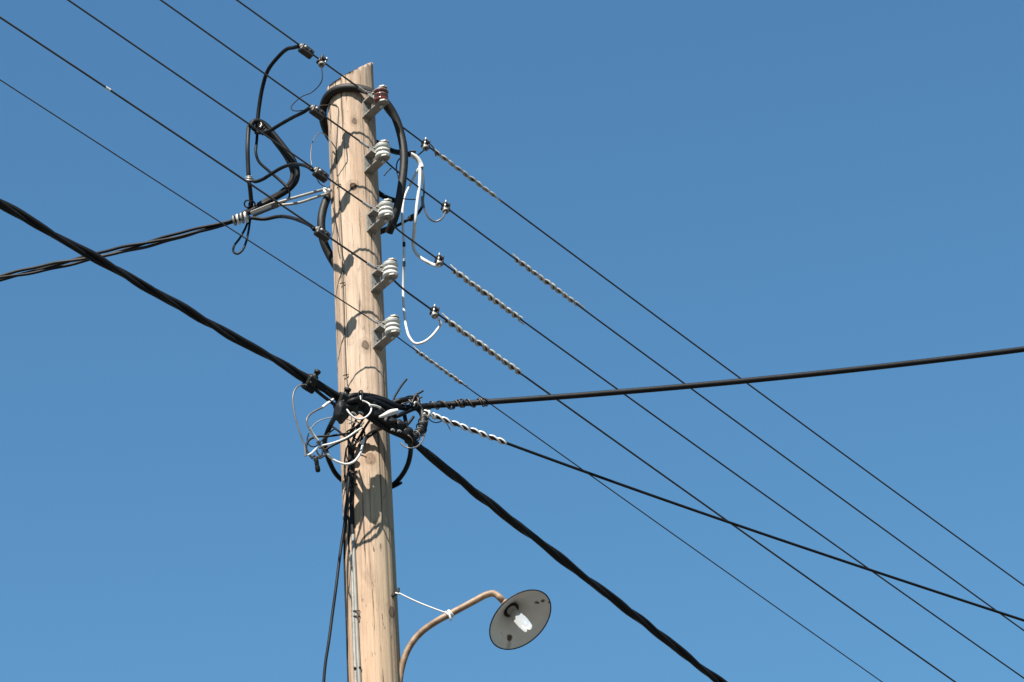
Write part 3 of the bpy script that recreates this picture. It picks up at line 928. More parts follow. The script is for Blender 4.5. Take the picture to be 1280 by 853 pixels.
# service cable to the right with its wire binding
H_B = heading(88)
b_an = P(540, 507, -.06)
bpx = [(540, 507), (600, 503.5), (640, 500.5), (800, 488), (960, 474), (1120, 455.5), (1280, 437)]
a2 = Vector((b_an.x, b_an.y, 0))
q = [PV(x, y, a2, H_B) for x, y in bpx]
ts = [(p - a2).dot(H_B) for p in q]
cB = fit_poly(ts, [p.z for p in q], 2)
B_at = lambda t_: a2 + H_B * t_ + ZV * (cB[0] + cB[1] * t_ + cB[2] * t_ * t_)
bb = thing('branch_cable', b_an, 'thick straight black cable bound with wire, running right from the tangle', 'cable')
pre = [P(452, 497, -.33), P(470, 499.5, -.28), P(487, 505, -.22), P(502, 509.5, -.16), P(520, 509, -.10)]
MB().tube(smooth(pre + [B_at(.02 + .25 * k) for k in range(0, 60)], 5), .0128, 12).build('sheath', M_BLACK, parent=bb)
wl = [B_at(-.05 + .0022 * k) for k in range(0, 130)]
MB().tube(helix(wl, .0165, .052, .3, jit=1.2), .0030, 6).build('binding_wire', M_TIE, parent=bb)
MB().tube(helix(wl[15:], .0175, .081, 2.3, jit=1.6), .0030, 6).build('binding_wire', M_BLACKG, parent=bb)
MB().tube(helix(wl[60:], .0185, .043, 4.3, jit=1.9), .0028, 6).build('binding_wire', M_TIE, parent=bb)

# thin drop cable to the lower right with white lashing
H_C = heading(62)
c_an = P(530, 516, -.19)
cpx = [(530, 516), (580, 534), (632, 553), (740, 593), (822, 623), (912, 653), (960, 670), (1087, 712), (1170, 740), (1247, 765), (1280, 776)]
a2c = Vector((c_an.x, c_an.y, 0))
q = [PV(x, y, a2c, H_C) for x, y in cpx]
ts = [(p - a2c).dot(H_C) for p in q]
cC = fit_poly(ts, [p.z for p in q], 3)
tcm = ts[-1]
def C_at(t_):
    if t_ > tcm:
        f0 = sum(c * tcm ** k for k, c in enumerate(cC)); d0 = sum(k * c * tcm ** (k - 1) for k, c in enumerate(cC) if k)
        z = f0 + d0 * (t_ - tcm)
    else: z = sum(c * t_ ** k for k, c in enumerate(cC))
    return a2c + H_C * t_ + ZV * z
print('C', cC, tcm)
dr = thing('drop_cable', c_an, 'thin black drop cable with white lashing, sloping to the lower right', 'cable')
MB().tube([C_at(.04 * k) for k in range(0, 300)], .0062, 8).build('sheath', M_BLACK, parent=dr)
tw = (PV(632, 553, a2c, H_C) - a2c).dot(H_C)
wl = [C_at(tw * k / 160) for k in range(161)]
for ph in (0.0, 2.6):
    MB().tube(helix(wl, .0088, tw / 4.3, ph), .0043, 6).build('lashing_wire', M_WHITEW, parent=dr)
mb = MB()
mb.ring(C_at(.02), H_C, .012, .005, 12, 6); mb.ring(C_at(.045), H_C + ZV * .4, .011, .0045, 12, 6)
MB().add(mb.v, mb.f).build('lashing_knot', M_WHITEW, parent=dr)

# ------------------------------------------------------------------ the tangle where the cables meet
def blob(mb, c, ax, rads, seed=0, amp=.065, n=24):
    """rough taped lump: noisy ellipsoid"""
    rg = random.Random(seed)
    ph = [rg.uniform(0, 6.28) for _ in range(6)]
    X, Y, Z = ax
    vs, fs = [], []
    for i in range(n // 2 + 1):
        th = math.pi * i / (n // 2)
        for k in range(n):
            a = 2 * math.pi * k / n
            d = Vector((math.sin(th) * math.cos(a), math.sin(th) * math.sin(a), math.cos(th)))
            f = 1 + amp * (math.sin(5 * d.x + ph[0]) + math.sin(6 * d.y + ph[1]) + math.sin(5 * d.z + ph[2]) + .6 * math.sin(11 * d.x + 9 * d.z + ph[3]))
            vs.append(Vector(c) + X * d.x * rads[0] * f + Y * d.y * rads[1] * f + Z * d.z * rads[2] * f)
    for i in range(n // 2):
        for k in range(n):
            fs.append((i * n + k, i * n + (k + 1) % n, (i + 1) * n + (k + 1) % n, (i + 1) * n + k))
    mb.add(vs, fs)
    return mb

VF = VR.cross(VU)                                   # towards the camera
def pierce_clamp(px, py, tilt, size, label, seed, extra=0):
    c = PA(px, py)
    hh = (PA(px + 6, py + 3.6) - PA(px - 6, py - 3.6)).normalized()
    ax_ = (VU * math.cos(tilt) + VR * math.sin(tilt)).normalized()
    dp_ = hh.cross(ax_).normalized()
    ax_ = dp_.cross(hh).normalized() * .6 + ax_ * .4
    ax_.normalize()
    t = thing('piercing_connector', c, label, 'cable connector', 'black piercing connectors on the bundled cable')
    MB().box(c + ax_ * .006 * size, hh * .021 * size, ax_ * .022 * size, dp_ * .024 * size, .3).build('upper_shell', M_TAPE, parent=t)
    mb = MB().box(c - ax_ * .024 * size + hh * .003, hh * .024 * size, ax_ * .013 * size, dp_ * .026 * size, .45)
    mb.build('lower_shell', M_BLACK, parent=t)
    mb = MB().lathe(c + ax_ * .026 * size + hh * .004, ax_, [(.016 * size, 0), (.016 * size, .006), (.0105 * size, .008), (.0105 * size, .018), (.013 * size, .019), (.013 * size, .030), (.006, .034), (0, .034)], 6)
    mb.build('bolt', M_TAPE, parent=t)
    MB().lathe(c + dp_ * .024 * size * (1 if dp_.y < 0 else -1) + hh * -.006, dp_ * (1 if dp_.y < 0 else -1), [(.006, 0), (.006, .004), (0, .005)], 8).build('contact_screw', M_DARKMET, parent=t)
    return t
pierce_clamp(388, 478, .48, 1.05, 'black piercing connector on the cable left of the pole', 1)
pierce_clamp(428, 502, .10, 1.15, 'black piercing connector at the left edge of the pole with a thick lower cap', 2)
mb = MB()
blob(mb, PA(426, 516), (VR, VU, VF), (.030, .045, .03), 3)
blob(mb, PA(431, 508), (VR, VU, VF), (.026, .030, .03), 9)
mb.build('tape_lump', M_TAPE, label='black taped lump under the connector at the left pole edge', cat='tape wrap')
mb = MB()
blob(mb, PA(447, 503), (VR, VU, VF), (.040, .034, .035), 4)
blob(mb, PA(458, 508), (VR, VU, VF), (.044, .034, .03), 5)
blob(mb, PA(441, 511), (VR, VU, VF), (.028, .032, .03), 6)
blob(mb, PA(467, 517), (VR, VU, VF), (.036, .028, .03), 16)
mb.build('tape_lump', M_TAPE, label='large black taped lump in front of the middle of the pole', cat='tape wrap')
mb = MB()
blob(mb, PA(484, 527), (VR, VU, VF), (.040, .024, .03), 7)
blob(mb, PA(497, 532), (VR, VU, VF), (.036, .026, .03), 8)
blob(mb, PA(507, 541), (VR, VU, VF), (.034, .026, .03), 18)
mb.build('tape_lump', M_TAPE, label='lumpy black taped joint on the diagonal cable at the right pole edge', cat='tape wrap')
# small bright tubes put in as glints on the taped lumps
for x0, y0, x1, y1, lb in ((440.5, 515.5, 446, 519.5, 'bright glint bit lowest on the big taped lump'), (448.5, 515, 454.5, 517.5, 'bright glint bit beside the white ring on the big lump'), (489.5, 537, 493.5, 538.3, 'bright glint bit left on the taped joint at the right pole edge'), (497.5, 538.7, 501.5, 539.6, 'bright glint bit right on the taped joint at the right pole edge')):
    p0, p1 = PA(x0, y0) + VF * .040, PA(x1, y1) + VF * .036
    MB().tube(smooth([p0, p0.lerp(p1, .5) + VU * .003, p1]), .0042, 7).build('glint_bit', M_BRIGHT, label=lb, cat='painted glint')

def ta(x, y, d=0.0):                                # a spot in the tangle, d metres in front of the bundled cable's line
    q = PA(x, y)
    return P(x, y, q.y - d)
def tangle(name, label, cat, pts, r, m_, group=None, n=7, r_fn=None, front=False):
    return cable(name, label, cat, [(ta(*q) if front else P(q[0], q[1], max(PA(*q).y, -.20))) if len(q) == 2 else P(*q) for q in pts], r, m_, group, n, r_fn=r_fn)

TW = 'thin loose wires in the tangle'
tangle('bundled_lead', 'thinner black cable running below the diagonal cable between two connectors', 'cable', [(391, 485), (399, 491.5), (408, 498.5), (420, 507), (432, 514)], .0072, M_BLACK, front=True)
tangle('loose_wire', 'grey wire drooping from the left connector to a low point', 'wire', [(382, 481), (375, 482), (369.5, 486.5), (366.3, 495), (367, 510), (370, 525), (374.5, 540), (380.5, 557), (381.8, 570.5)], .0036, M_GREYW, TW, front=True)
tangle('loose_wire', 'white wire rising from the low point to the pole front', 'wire', [(382.5, 570.2, -.42), (389, 567, -.40), (395, 561.5, -.385), (402, 557.5, -.375), (413, 555, -.365), (425, 551, -.355), (434, 547, -.345), (443, 541, -.335), (452, 535, -.32)], .0041, M_WHITEW, TW)
tangle('loose_wire', 'short white wire stub left of the pole connector', 'wire', [(416.5, 499.5), (410, 504), (403, 509.5)], .0062, M_WHITEW, TW, front=True)
tangle('loose_wire', 'grey and white wire curving left of the pole and back down', 'wire', [(403, 509.5), (394, 514), (387, 519), (383.5, 525), (384.5, 531), (387.5, 538)], .0042, M_GREYW, TW, front=True)
tangle('loose_wire', 'straight white wire piece crossing the black ring left of the pole', 'wire', [(386.5, 535.5, -.42), (391, 542.5, -.40), (397.5, 551, -.38)], .0054, M_WHITEW, TW)
tangle('loose_wire', 'short grey wire below the white piece left of the pole', 'wire', [(397.5, 551, -.38), (402, 558, -.36), (408.5, 567, -.34)], .0045, M_GREYW, TW)
tangle('loose_wire', 'big white wire arc hanging across the lower pole front', 'wire', [(408.5, 567, -.34), (414, 573, -.33), (423, 578, -.32), (433, 580.5, -.31), (442, 577.5, -.30), (448, 571, -.29), (451.5, 564, -.28), (453.5, 556, -.265), (455, 549, -.24)], .0049, M_WHITEW, TW, 9)
tangle('loose_wire', 'white wire ring in front of the taped lump on the pole', 'wire', [(433.5, 512, -0.410), (438, 518, -0.410), (445, 523.5, -0.402), (453, 523.5, -0.385), (460, 519.5, -0.369), (464, 513, -0.361), (463, 507, -0.361), (458, 503, -0.361), (452, 501, -0.369)], .0038, M_WHITEW, TW)
tangle('loose_wire', 'small upright black loop above the white ring', 'wire', [(448, 499, -0.369), (448, 493, -0.369), (450, 489, -0.369), (452.5, 489, -0.369), (453, 495, -0.369), (451.5, 503, -0.369)], .0034, M_BLACK, TW)
tangle('loose_wire', 'thin white highlight streak inside the small upright loop', 'wire', [(450.5, 495, -0.377), (450.8, 500, -0.377)], .0034, M_WHITEW, TW)  # highlight of the black loop, modelled as a white streak
tangle('loose_wire', 'thin grey wire bowed left of the pole under the connector', 'wire', [(387, 541), (391, 533), (398, 527), (407, 523.5), (417, 521.8), (427, 522.2), (437, 525.5), (445, 529)], .0024, M_GREYW, TW)
tangle('loose_wire', 'black wire ring left of the pole, open on the right', 'wire', [(440, 541, -0.287), (425, 543.5), (410, 545.5), (397, 546), (388, 549), (383.5, 555), (383, 562), (386, 568), (391, 573)], .0050, M_BLACK, TW)
tangle('loose_wire', 'thin black loop hanging inside the open black ring', 'wire', [(386, 542), (384, 549), (385.5, 555), (390, 558.5), (396, 557), (401, 552), (406, 547), (412, 541), (420, 535)], .0030, M_BLACK, TW)
tangle('loose_wire', 'black wire slanting from the support loop to the pole', 'wire', [(406, 563), (414, 558), (424, 553), (436, 547.5, -0.287), (447, 540, -0.230)], .0052, M_BLACK, TW)
tangle('loose_wire', 'black wire crossing behind the white wires into the pole front', 'wire', [(415, 533), (422, 538), (428, 543), (436, 551, -0.246), (440, 560, -0.164)], .0046, M_BLACK, TW)
for k, pts in enumerate(([(395, 562), (398, 568), (403, 571), (407, 567), (405, 561), (399, 560)], [(392, 569), (396, 572), (401, 569), (406, 570), (409, 565)], [(389, 573.5), (393, 570), (396, 574), (394, 580)], [(396, 553), (400, 557), (403, 563), (402, 569), (398, 572)], [(404, 571), (400, 573), (395.5, 571.5), (391.5, 575.5)])):
    tangle('loose_wire', ['curled black wire, widest of the cluster above the hanging plug', 'wavy black wire above the hanging plug', 'short black hooked wire beside the plug', 'upright black wire bend over the plug', 'short black wire bend closest above the plug'][k], 'wire', pts, .0036, M_BLACK, TW)
mb = MB(); pc = P(394.5, 571, -.21)
mb.lathe(pc, -VU + VR * .17, [(.003, 0), (.009, .006), (.0095, .024), (.0085, .038), (.0105, .042), (.0105, .060), (.006, .066), (0, .066)], 12)
mb.build('wire_plug', M_TAPE, label='small black capped plug dangling left of the pole', cat='wire cap')
# knot of leads hugging the pole under the tangle
gl = 'leads bunched on the pole front under the tangle'
ld_ = [([(455, 522, -0.187), (449, 532, -0.159), (444, 543, -0.136), (440, 556, -0.130), (438.5, 575, -0.118)], .0055, M_BLACK, 'black lead dropping from the big lump to the pole'),
       ([(446, 523, -0.192), (441, 534, -0.159), (436, 546, -0.131), (436, 560, -0.120), (437, 580, -0.116)], .0050, M_BLACK, 'black lead left of the others down the pole front'),
       ([(462, 526, -0.175), (456, 535, -0.153), (450, 545, -0.131), (444, 556, -0.126), (441, 570, -0.118)], .0052, M_BLACK, 'black lead right of the others down the pole front'),
       ([(452, 527, -0.178), (446, 533, -0.159), (440, 540, -0.145), (431, 546, -0.136)], .0042, M_TIE, 'brownish lead slanting left across the pole'),
       ([(455, 528, -0.178), (448, 536, -0.159), (441, 545, -0.142)], .0034, M_BRIGHT, 'pale streak of lead on the pole, shortest'),
       ([(471, 534, -0.153), (463, 541, -0.136), (456, 547, -0.136), (453, 553, -0.130)], .0052, M_GREYW, 'grey lead slanting down to the pale crimp'),
       ([(474, 537, -0.147), (466, 543, -0.131), (458, 549, -0.133), (455, 556, -0.123)], .0050, M_BLACK, 'black lead slanting beside the grey one to the crimp'),
       ([(433, 540, -0.159), (440, 536, -0.167), (447, 533, -0.167), (453, 536, -0.159), (456, 543, -0.142), (452, 549, -0.131), (445, 549, -0.131), (441, 545, -0.136)], .0034, M_BLACK, 'black curl lying across the leads on the pole'),
       ([(441, 548, -0.131), (446, 553, -0.133), (450, 550, -0.133), (453, 544, -0.131), (456, 537, -0.145)], .0032, M_BLACK, 'small black curl below the wide curl on the pole'),
       ([(437, 552, -0.136), (433, 562, -0.120), (434, 573, -0.115), (438, 578, -0.116), (443, 572, -0.120)], .0030, M_BLACK, 'thin black U bend low on the pole front'),
       ([(436, 530, -0.173), (443, 527, -0.181), (449, 529, -0.175), (452, 534, -0.159), (447, 539, -0.150), (440, 541, -0.147)], .0028, M_GREYW, 'thin grey curl under the white ring')]
for pts, r, m_, lb in ld_:
    tangle('lead_wire', lb, 'wire', pts, r, m_, gl)
mb = MB().lathe(P(454.5, 546, -.128), -VU * .9 - VR * .25, [(.005, 0), (.010, .004), (.010, .014), (.0085, .017), (.010, .019), (.010, .027), (.005, .031), (0, .031)], 12)
mb.build('crimp_cap', M_GALV, label='pale grey crimp cap on the pole front at the end of the slanting leads', cat='wire cap')
mb = MB(); blob(mb, P(452, 556, -.121), (VR, VU, VF), (.011, .017, .012), 22)
mb.build('tape_lump', M_TAPE, label='small black lump where the white arc ends on the pole', cat='tape wrap')

# leads down the pole
cable('down_cable', 'black cable running down the pole into the top of the conduit', 'cable', [P(440, 555, -.16), S(440, 572, .012), S(440.5, 590, .009), S(440, 605, .009), S(439.5, 630, .009), S(440, 650, .009), S(441, 668, .009)], .0092, M_BLACK, 'black leads down the pole', n=10)
cable('down_cable', 'black lead beside the conduit cable, ending lower left', 'cable', [P(437, 556, -.16), S(436, 574, .009), S(435, 592, .006), S(433.5, 620, .005), S(433, 645, .005), S(431, 665, .004), S(430.5, 690, .003), S(431.5, 730, .003), S(433, 770, .003), S(434, 800, .003), S(435.5, 853, .003), S(437, 900, .003)], .0044, M_BLACK, 'black leads down the pole')
cable('down_cable', 'wavy thin black lead on the left edge of the pole', 'cable', [P(433, 560, -.14), S(431, 575, .006), S(430.5, 590, .005), S(432.5, 604, .005), S(437, 607, .012), S(440, 612, .019), S(437, 622, .012), S(434.5, 640, .005), S(436.5, 656, .005), S(435.5, 675, .005), S(436.5, 690, .004)], .0036, M_BLACK, 'black leads down the pole')
for k, y in enumerate((592, 600, 609)):
    a = [S(431 + j * 2.2, y + (4 - j) * 1.1 - k * .5, .004 + (.014 if 2 < j < 6 else 0)) for j in range(0, 8)]
    MB().tube(smooth(a, 4), .0032, 6).build('tie_band', M_TAPE, label=['upper', 'middle', 'lower'][k] + ' black tie band holding the leads to the pole below the tangle', cat='wire tie')
cable('hanging_wire', 'loose black wire hanging free down the left side of the pole', 'wire', [P(437, 590, -.13), P(435, 612, -.13), P(433, 632, -.12), P(430, 660, -.11), P(427, 680, -.11), P(423.5, 706, -.12), P(420, 735, -.13), P(415.5, 768, -.13), P(411, 802, -.14), P(407, 828, -.14), P(405.5, 842, -.14), P(404.5, 856, -.14), P(402, 890, -.13), P(401, 960, -.12), P(404, 1050, -.1)], .0062, M_BLACK, n=8)

# support loop carrying the cables, round behind the pole
cable('support_loop', 'thick black support loop passing behind the pole below the tangle', 'cable', [ta(426, 512), (420, 520, -0.328), (414, 530, -0.230), (409, 541, -.18), (406, 553, -.10), (408, 566, -.04), (413, 580, .02), (421, 594, .08), (436, 606, .135), (460, 614, .15), (482, 611, .135), (494, 604, .10), (504, 592, .05), (510, 580, .0), (513, 567, -.06), (513, 556, -.12), (510, 546, -.16)], .0105, M_BLACK, n=12)
cable('loop_end', 'cut black cable end poking out right of the pole at the support loop', 'cable', [(484, 612, .12), (494, 608, .10), (502, 603.5, .08)], .0062, M_BLACK)
MB().ring(P(407, 562, -.06), VU * .8 - VR * .5, .0135, .006, 14, 6).build('tape_ring', M_TAPE, label='black tape ring on the left of the support loop', cat='tape wrap')
# bracket that carries the bundled cable off the pole
mb = MB(); p0, p1 = S(466, 536, -.01), PA(478, 531)
ax = (p1 - p0); n_ = ax.normalized(); s_ = n_.cross(ZV).normalized()
mb.box((p0 + p1) / 2, ax * .5, s_ * .012, ZV * .02, .2)
mb.build('cable_bracket', M_TAPE, label='dark bracket holding the diagonal cable off the pole', cat='bracket')

# belt of cables across the pole front to the right, and the ring of binding at the right
cable('belt_cable', 'upper black cable bowing over the pole front towards the branch cable', 'cable', [ta(428, 500), (440, 495.5, -0.377), (454, 494.5, -0.328), (468, 496.5, -0.279), (480, 500.5, -0.230), (491, 505, -0.180), (503, 507, -.16)], .0125, M_BLACK, 'black cables bowing across the pole front', n=11)
cable('belt_cable', 'lower black cable bowing over the pole front under the upper one', 'cable', [ta(430, 506), (442, 500.5, -0.385), (456, 499.5, -0.344), (470, 503, -0.295), (482, 508.5, -0.246), (491, 513, -0.205)], .0115, M_BLACK, 'black cables bowing across the pole front', n=11)
cable('stub_cable', 'thick black cable end slanting up to the right of the pole', 'cable', [(474, 517, -0.246), (482, 511, -0.213), (491, 504.5, -0.180), (500, 501, -.18), (512, 500, -.14), (520, 502, -.11)], .0115, M_BLACK, n=11)
cable('stub_wire', 'stiff black wire end sticking up right of the pole', 'wire', [(491.5, 503, -0.180), (493, 497, -0.180), (497, 490, -0.180), (502.5, 481.5, -0.180), (508.5, 474, -0.180)], .0046, M_BLACK)
cable('stub_wire', 'short black wire end poking right above the binding knot', 'wire', [(515, 497, -.12), (520, 493.5, -.12), (525, 491, -.12), (529, 488.5, -.12)], .0046, M_BLACK)
cable('clamp_bar', 'white plastic clamp bar slanting behind the tangle right of the pole', 'cable clamp', [(474, 521.5, -.335), (480, 519.5, -.325), (488, 516, -.315), (497, 513.5, -.305)], .0125, M_WHITEW, n=10, r_fn=lambda u: .35 + .65 * min(1, u * 1.6) - .45 * max(0, u - .75) * 4 * .6)
cable('clamp_rope', 'black rope under the white clamp bar', 'cable', [(478, 524, -0.180), (487, 523, -0.164), (497, 520, -.18), (507, 515.5, -.15), (518, 511, -.12), (528, 510, -.09)], .0100, M_BLACK, n=10)
cable('ring_cable', 'thick black cable bend closing the tangle on the right', 'cable', [(513, 507, -.12), (522, 510, -.10), (528, 517, -.10), (529, 527, -.11), (525.5, 538, -.13), (518, 547, -.15), (508, 551, -.17)], .0150, M_TAPE, n=12)
cable('ring_cable', 'thinner black strut inside the cable bend on the right', 'cable', [(505, 516, -.14), (506.5, 524, -.14), (508, 533, -.15), (504, 541, -.17)], .0085, M_BLACK, n=10)
cable('ring_cable', 'black wire slanting inside the cable bend on the right', 'cable', [(517, 521, -.13), (512, 528, -.14), (506, 534, -.15), (500, 536, -.17)], .0060, M_BLACK, n=9)
rg = random.Random(11)
BW = 'binding wires of the right-hand knot'
bnames = ['lowest', 'second lowest', 'third from below', 'middle', 'third from the top', 'second from the top', 'topmost']
ringc = smooth([P(*q) for q in [(508, 551, -.175), (518, 547, -.16), (525.5, 538, -.14), (529, 527, -.12), (528, 517, -.11)]], 12)
for k in range(7):
    u = ringc[3 + k * 6]; t_ = (ringc[4 + k * 6] - ringc[2 + k * 6]).normalized()
    t_ = (t_ + Vector((rg.uniform(-.4, .4), rg.uniform(-.4, .4), rg.uniform(-.4, .4)))).normalized()
    MB().ring(u, t_, .0195 + rg.uniform(0, .007), .0028, 16, 6).build('binding_ring', [M_TIE, M_BLACK, M_GREYW][k % 3], label='%s thin binding wire turn round the black cable bend' % bnames[k], cat='wire', group=BW)
for k, (pts, m_, lb) in enumerate((
        ([(506, 510, -.16), (508, 503, -.16), (512, 498, -.15), (517, 495, -.13), (521, 497, -.12)], M_GREYW, 'pale bent wire rising over the binding knot'),
        ([(511, 500, -.16), (515, 504, -.16), (520, 504.5, -.14), (523, 500, -.12), (521, 495.5, -.12), (516, 497, -.14)], M_TIE, 'brown wire curl in the binding knot'),
        ([(503, 499, -.17), (509, 496, -.16), (515, 495.5, -.14), (520, 498, -.12), (522.5, 503, -.12)], M_BLACK, 'black wire arching over the binding knot'),
        ([(513, 507, -.15), (516, 501, -.15), (519, 495, -.13), (522, 494, -.12), (524, 499, -.11), (525, 505, -.1)], M_TIE, 'brown wire hoop right in the binding knot'),
        ([(517, 508, -.15), (519, 503, -.15), (523, 505, -.13), (526, 509, -.1)], M_BRIGHT, 'shiny short wire in the binding knot'),
        ([(492, 507, -0.164), (497, 508, -0.164), (503, 505, -.18), (510, 503, -.16), (515, 500, -.15)], M_TIE, 'brown wire lying along the slanting cable end'),
        ([(525, 498, -.12), (526.5, 496.8, -.12), (528, 497, -.12)], M_BLACK, 'tiny black wire end right of the binding knot'))):
    cable('knot_wire', lb, 'wire', pts, .0034 if k != 4 else .0042, m_, 'wires curled in the binding knot', n=6)
cable('loose_wire', 'pale brown wire curving from the white ring over the diagonal cable', 'wire', [(462, 507.5, -0.361), (470, 508.5, -0.344), (477, 511.5, -0.312), (484, 517, -0.271), (490, 525, -0.238), (494, 534, -0.221), (495.5, 541, -0.213)], .0040, M_TIE, TW, 7)
cable('loose_wire', 'short white wire along the top of the pale brown wire', 'wire', [(462, 506.5, -0.369), (469, 507.5, -0.353), (475.5, 510, -0.328)], .0046, M_WHITEW, TW, 7)
cable('loose_wire', 'grey wire hanging under the diagonal cable from the white lashing', 'wire', [(533, 519, -.09), (534.5, 526, -.10), (532.5, 536, -.11), (530, 545, -.13), (527, 553, -.17), (521, 558.5, -0.205), (514, 560.5, -0.246), (507, 559, -0.246), (501, 554, -0.246)], .0036, M_GREYW, TW, 7)
cable('loose_wire', 'short black wire end beside the white lashing knot', 'wire', [(532, 518, -.09), (534.5, 524, -.10), (533, 533, -.11), (530, 541, -.12)], .0040, M_BLACK, TW, 7)
cable('loose_wire', 'thin black loop under the start of the white lashing', 'wire', [(535, 522, -.06), (539, 526.5, -.05), (545, 528.5, -.03), (551, 527, -.01), (554, 524.5, .0)], .0024, M_BLACK, TW, 6)
cable('loose_wire', 'fine grey wire end dangling from the white lashing', 'wire', [(557, 527, .0), (560, 532, .0), (563.5, 539, .0)], .0020, M_GREYW, TW, 6)

# ------------------------------------------------------------------ conduit down the pole
cp = [S(x, y, .007) for x, y in ((441.2, 662), (442.2, 690), (443.5, 720), (444.5, 745), (445.7, 775), (447, 805), (448.5, 835), (449.5, 855), (451, 900), (453, 970), (455, 1100))]
co = thing('conduit', cp[0], 'pale grey conduit strapped down the lower pole', 'conduit')
MB().tube(smooth(cp, 5), .0088, 12).build('pipe', M_CONDUIT, parent=co)
flat = [S(x, y, .002) for x, y in ((439.5, 690), (441, 720), (441.8, 760), (443, 800), (445, 853), (447, 920))]
MB().tube(smooth(flat, 5), .0085, 8).build('side_strip', M_GALV, parent=co)
for y in (763.5, 770.0):
    xx = 445.2 + (y - 763) * .04
    a = [S(xx + d, y + abs(d) * .05, .004 + (.0145 if abs(d) < 2.6 else .006 if abs(d) < 4 else 0)) for d in (-6, -4.6, -3, -1.5, 0, 1.5, 3, 4.6)]
    MB().tube(smooth(a, 3), .0026, 6).build('strap', M_TIE, parent=co)
for (x, y) in ((443.2, 835), (449.8, 834.5)):
    c = S(x, y, .012); n_ = Vector((c.x, c.y, 0)).normalized()
    MB().lathe(c, n_, [(.0045, -.006), (.0045, .003), (0, .004)], 8).build('screw', M_DARKMET, parent=co)

# ------------------------------------------------------------------ street lamp
def lamp_mats():
    rust = mat('rusty_painted_pipe', (0.40, 0.26, 0.15), 0.6, var=0.4, scale=28, bump=0.3)
    nt = rust.node_tree
    b = nt.nodes['Principled BSDF']
    r = [n for n in nt.nodes if n.type == 'VALTORGB'][0]
    e = r.color_ramp.elements
    e[0].color, e[1].color = (0.085, 0.042, 0.02, 1), (0.21, 0.14, 0.085, 1)
    x = e.new(0.5); x.color = (0.15, 0.09, 0.047, 1)
    return rust
M_PIPE = lamp_mats()
RC = P(650.5, 775, -.10)                            # centre of the shade's rim
NL = (-_fw * .704 + (VR * .72 - VU * .69) * .710).normalized()
RIM = 44.6 * (RC - CAM).dot(_fw) / F_PX
NECK = RC - NL * .105
lamp = thing('street_lamp', P(499, 850, 0), 'rusty bent pipe street lamp with a round enamel shade facing down', 'street lamp')
arm = [P(494, 930, .02), P(496, 890, .0), P(498.5, 860, -.01), P(501, 840, -.015), P(505.5, 823, -.02), (P(512, 808.5, -.025)), P(522, 795, -.03), P(534, 784.5, -.04), P(548, 775.5, -.05), P(563, 767.5, -.055), P(578, 759.5, -.06), P(593, 751.5, -.065), P(604, 745.5, -.07), P(610, 743, -.07), P(616, 742, -.07), P(621, 744, -.07), P(625, 747.5, -.07)]
arm += [NECK - NL * .03, NECK + NL * .0]
MB().tube(smooth(arm, 6), .0135, 16).build('arm', M_PIPE, parent=lamp)
mb = MB()
mb.lathe(NECK - NL * .012, NL, [(.0, .0), (.022, .001), (.0235, .004), (.0235, .020), (.030, .024), (.0355, .030), (.0355, .045)], 28)
mb.build('neck', M_PIPE, parent=lamp)
spots = [RC + VR * .0 for _ in range(0)]
def on_rim_plane(px, py, dep=0.0):
    d = ray(px, py)
    q0 = RC - NL * dep
    t_ = (q0 - CAM).dot(NL) / d.dot(NL)
    return CAM + d * t_
def shade_mat():
    m_ = mat('aged_enamel', (0.50, 0.48, 0.445), 0.4, var=0.06, scale=16)
    nt = m_.node_tree; N, L = nt.nodes.new, nt.links.new
    b = nt.nodes['Principled BSDF']
    src = b.inputs['Base Color'].links[0].from_socket
    geo = N('ShaderNodeNewGeometry')
    wob = N('ShaderNodeTexNoise'); wob.inputs['Scale'].default_value = 90
    L(geo.outputs['Position'], wob.inputs['Vector'])
    vm = N('ShaderNodeVectorMath'); vm.operation = 'MULTIPLY_ADD'
    L(wob.outputs['Color'], vm.inputs[0]); vm.inputs[1].default_value = (.008,) * 3; L(geo.outputs['Position'], vm.inputs[2])
    # chipped enamel: bare rusted spots, one with a run of rust below it
    for px, py, rad, dep, stretch, amt in ((678.2, 749.2, .0125, .02, 1, 1), (671, 753.4, .0095, .025, 1, .9), (669, 755.5, .006, .025, 1, .5), (636.2, 797.5, .0140, .025, 1, 1), (635, 804, .0120, .018, .45, .4), (632.3, 809, .003, .01, 1, .9), (627.5, 791.5, .005, .025, 1, .55), (686, 752.8, .0048, .004, 1, .9), (641, 756, .020, .06, 1, .55)):
        q = on_rim_plane(px, py, dep)
        sb = N('ShaderNodeVectorMath'); sb.operation = 'SUBTRACT'
        L(vm.outputs[0], sb.inputs[0]); sb.inputs[1].default_value = (q.x + .004, q.y + .004, q.z + .004)
        sc_ = N('ShaderNodeVectorMath'); sc_.operation = 'MULTIPLY'
        L(sb.outputs[0], sc_.inputs[0]); sc_.inputs[1].default_value = (1, 1, stretch)
        ln = N('ShaderNodeVectorMath'); ln.operation = 'LENGTH'; L(sc_.outputs[0], ln.inputs[0])
        mr = N('ShaderNodeMapRange'); mr.inputs[1].default_value, mr.inputs[2].default_value = rad * 1.25, rad * .8
        mr.inputs[4].default_value = amt
        L(ln.outputs['Value'], mr.inputs[0])
        x = N('ShaderNodeMix'); x.data_type = 'RGBA'
        L(mr.outputs[0], x.inputs[0]); L(src, x.inputs[6]); x.inputs[7].default_value = (.045, .022, .013, 1)
        src = x.outputs[2]
    L(src, b.inputs['Base Color'])
    return m_
M_SHADE = shade_mat()
mb = MB()
D_ = .062
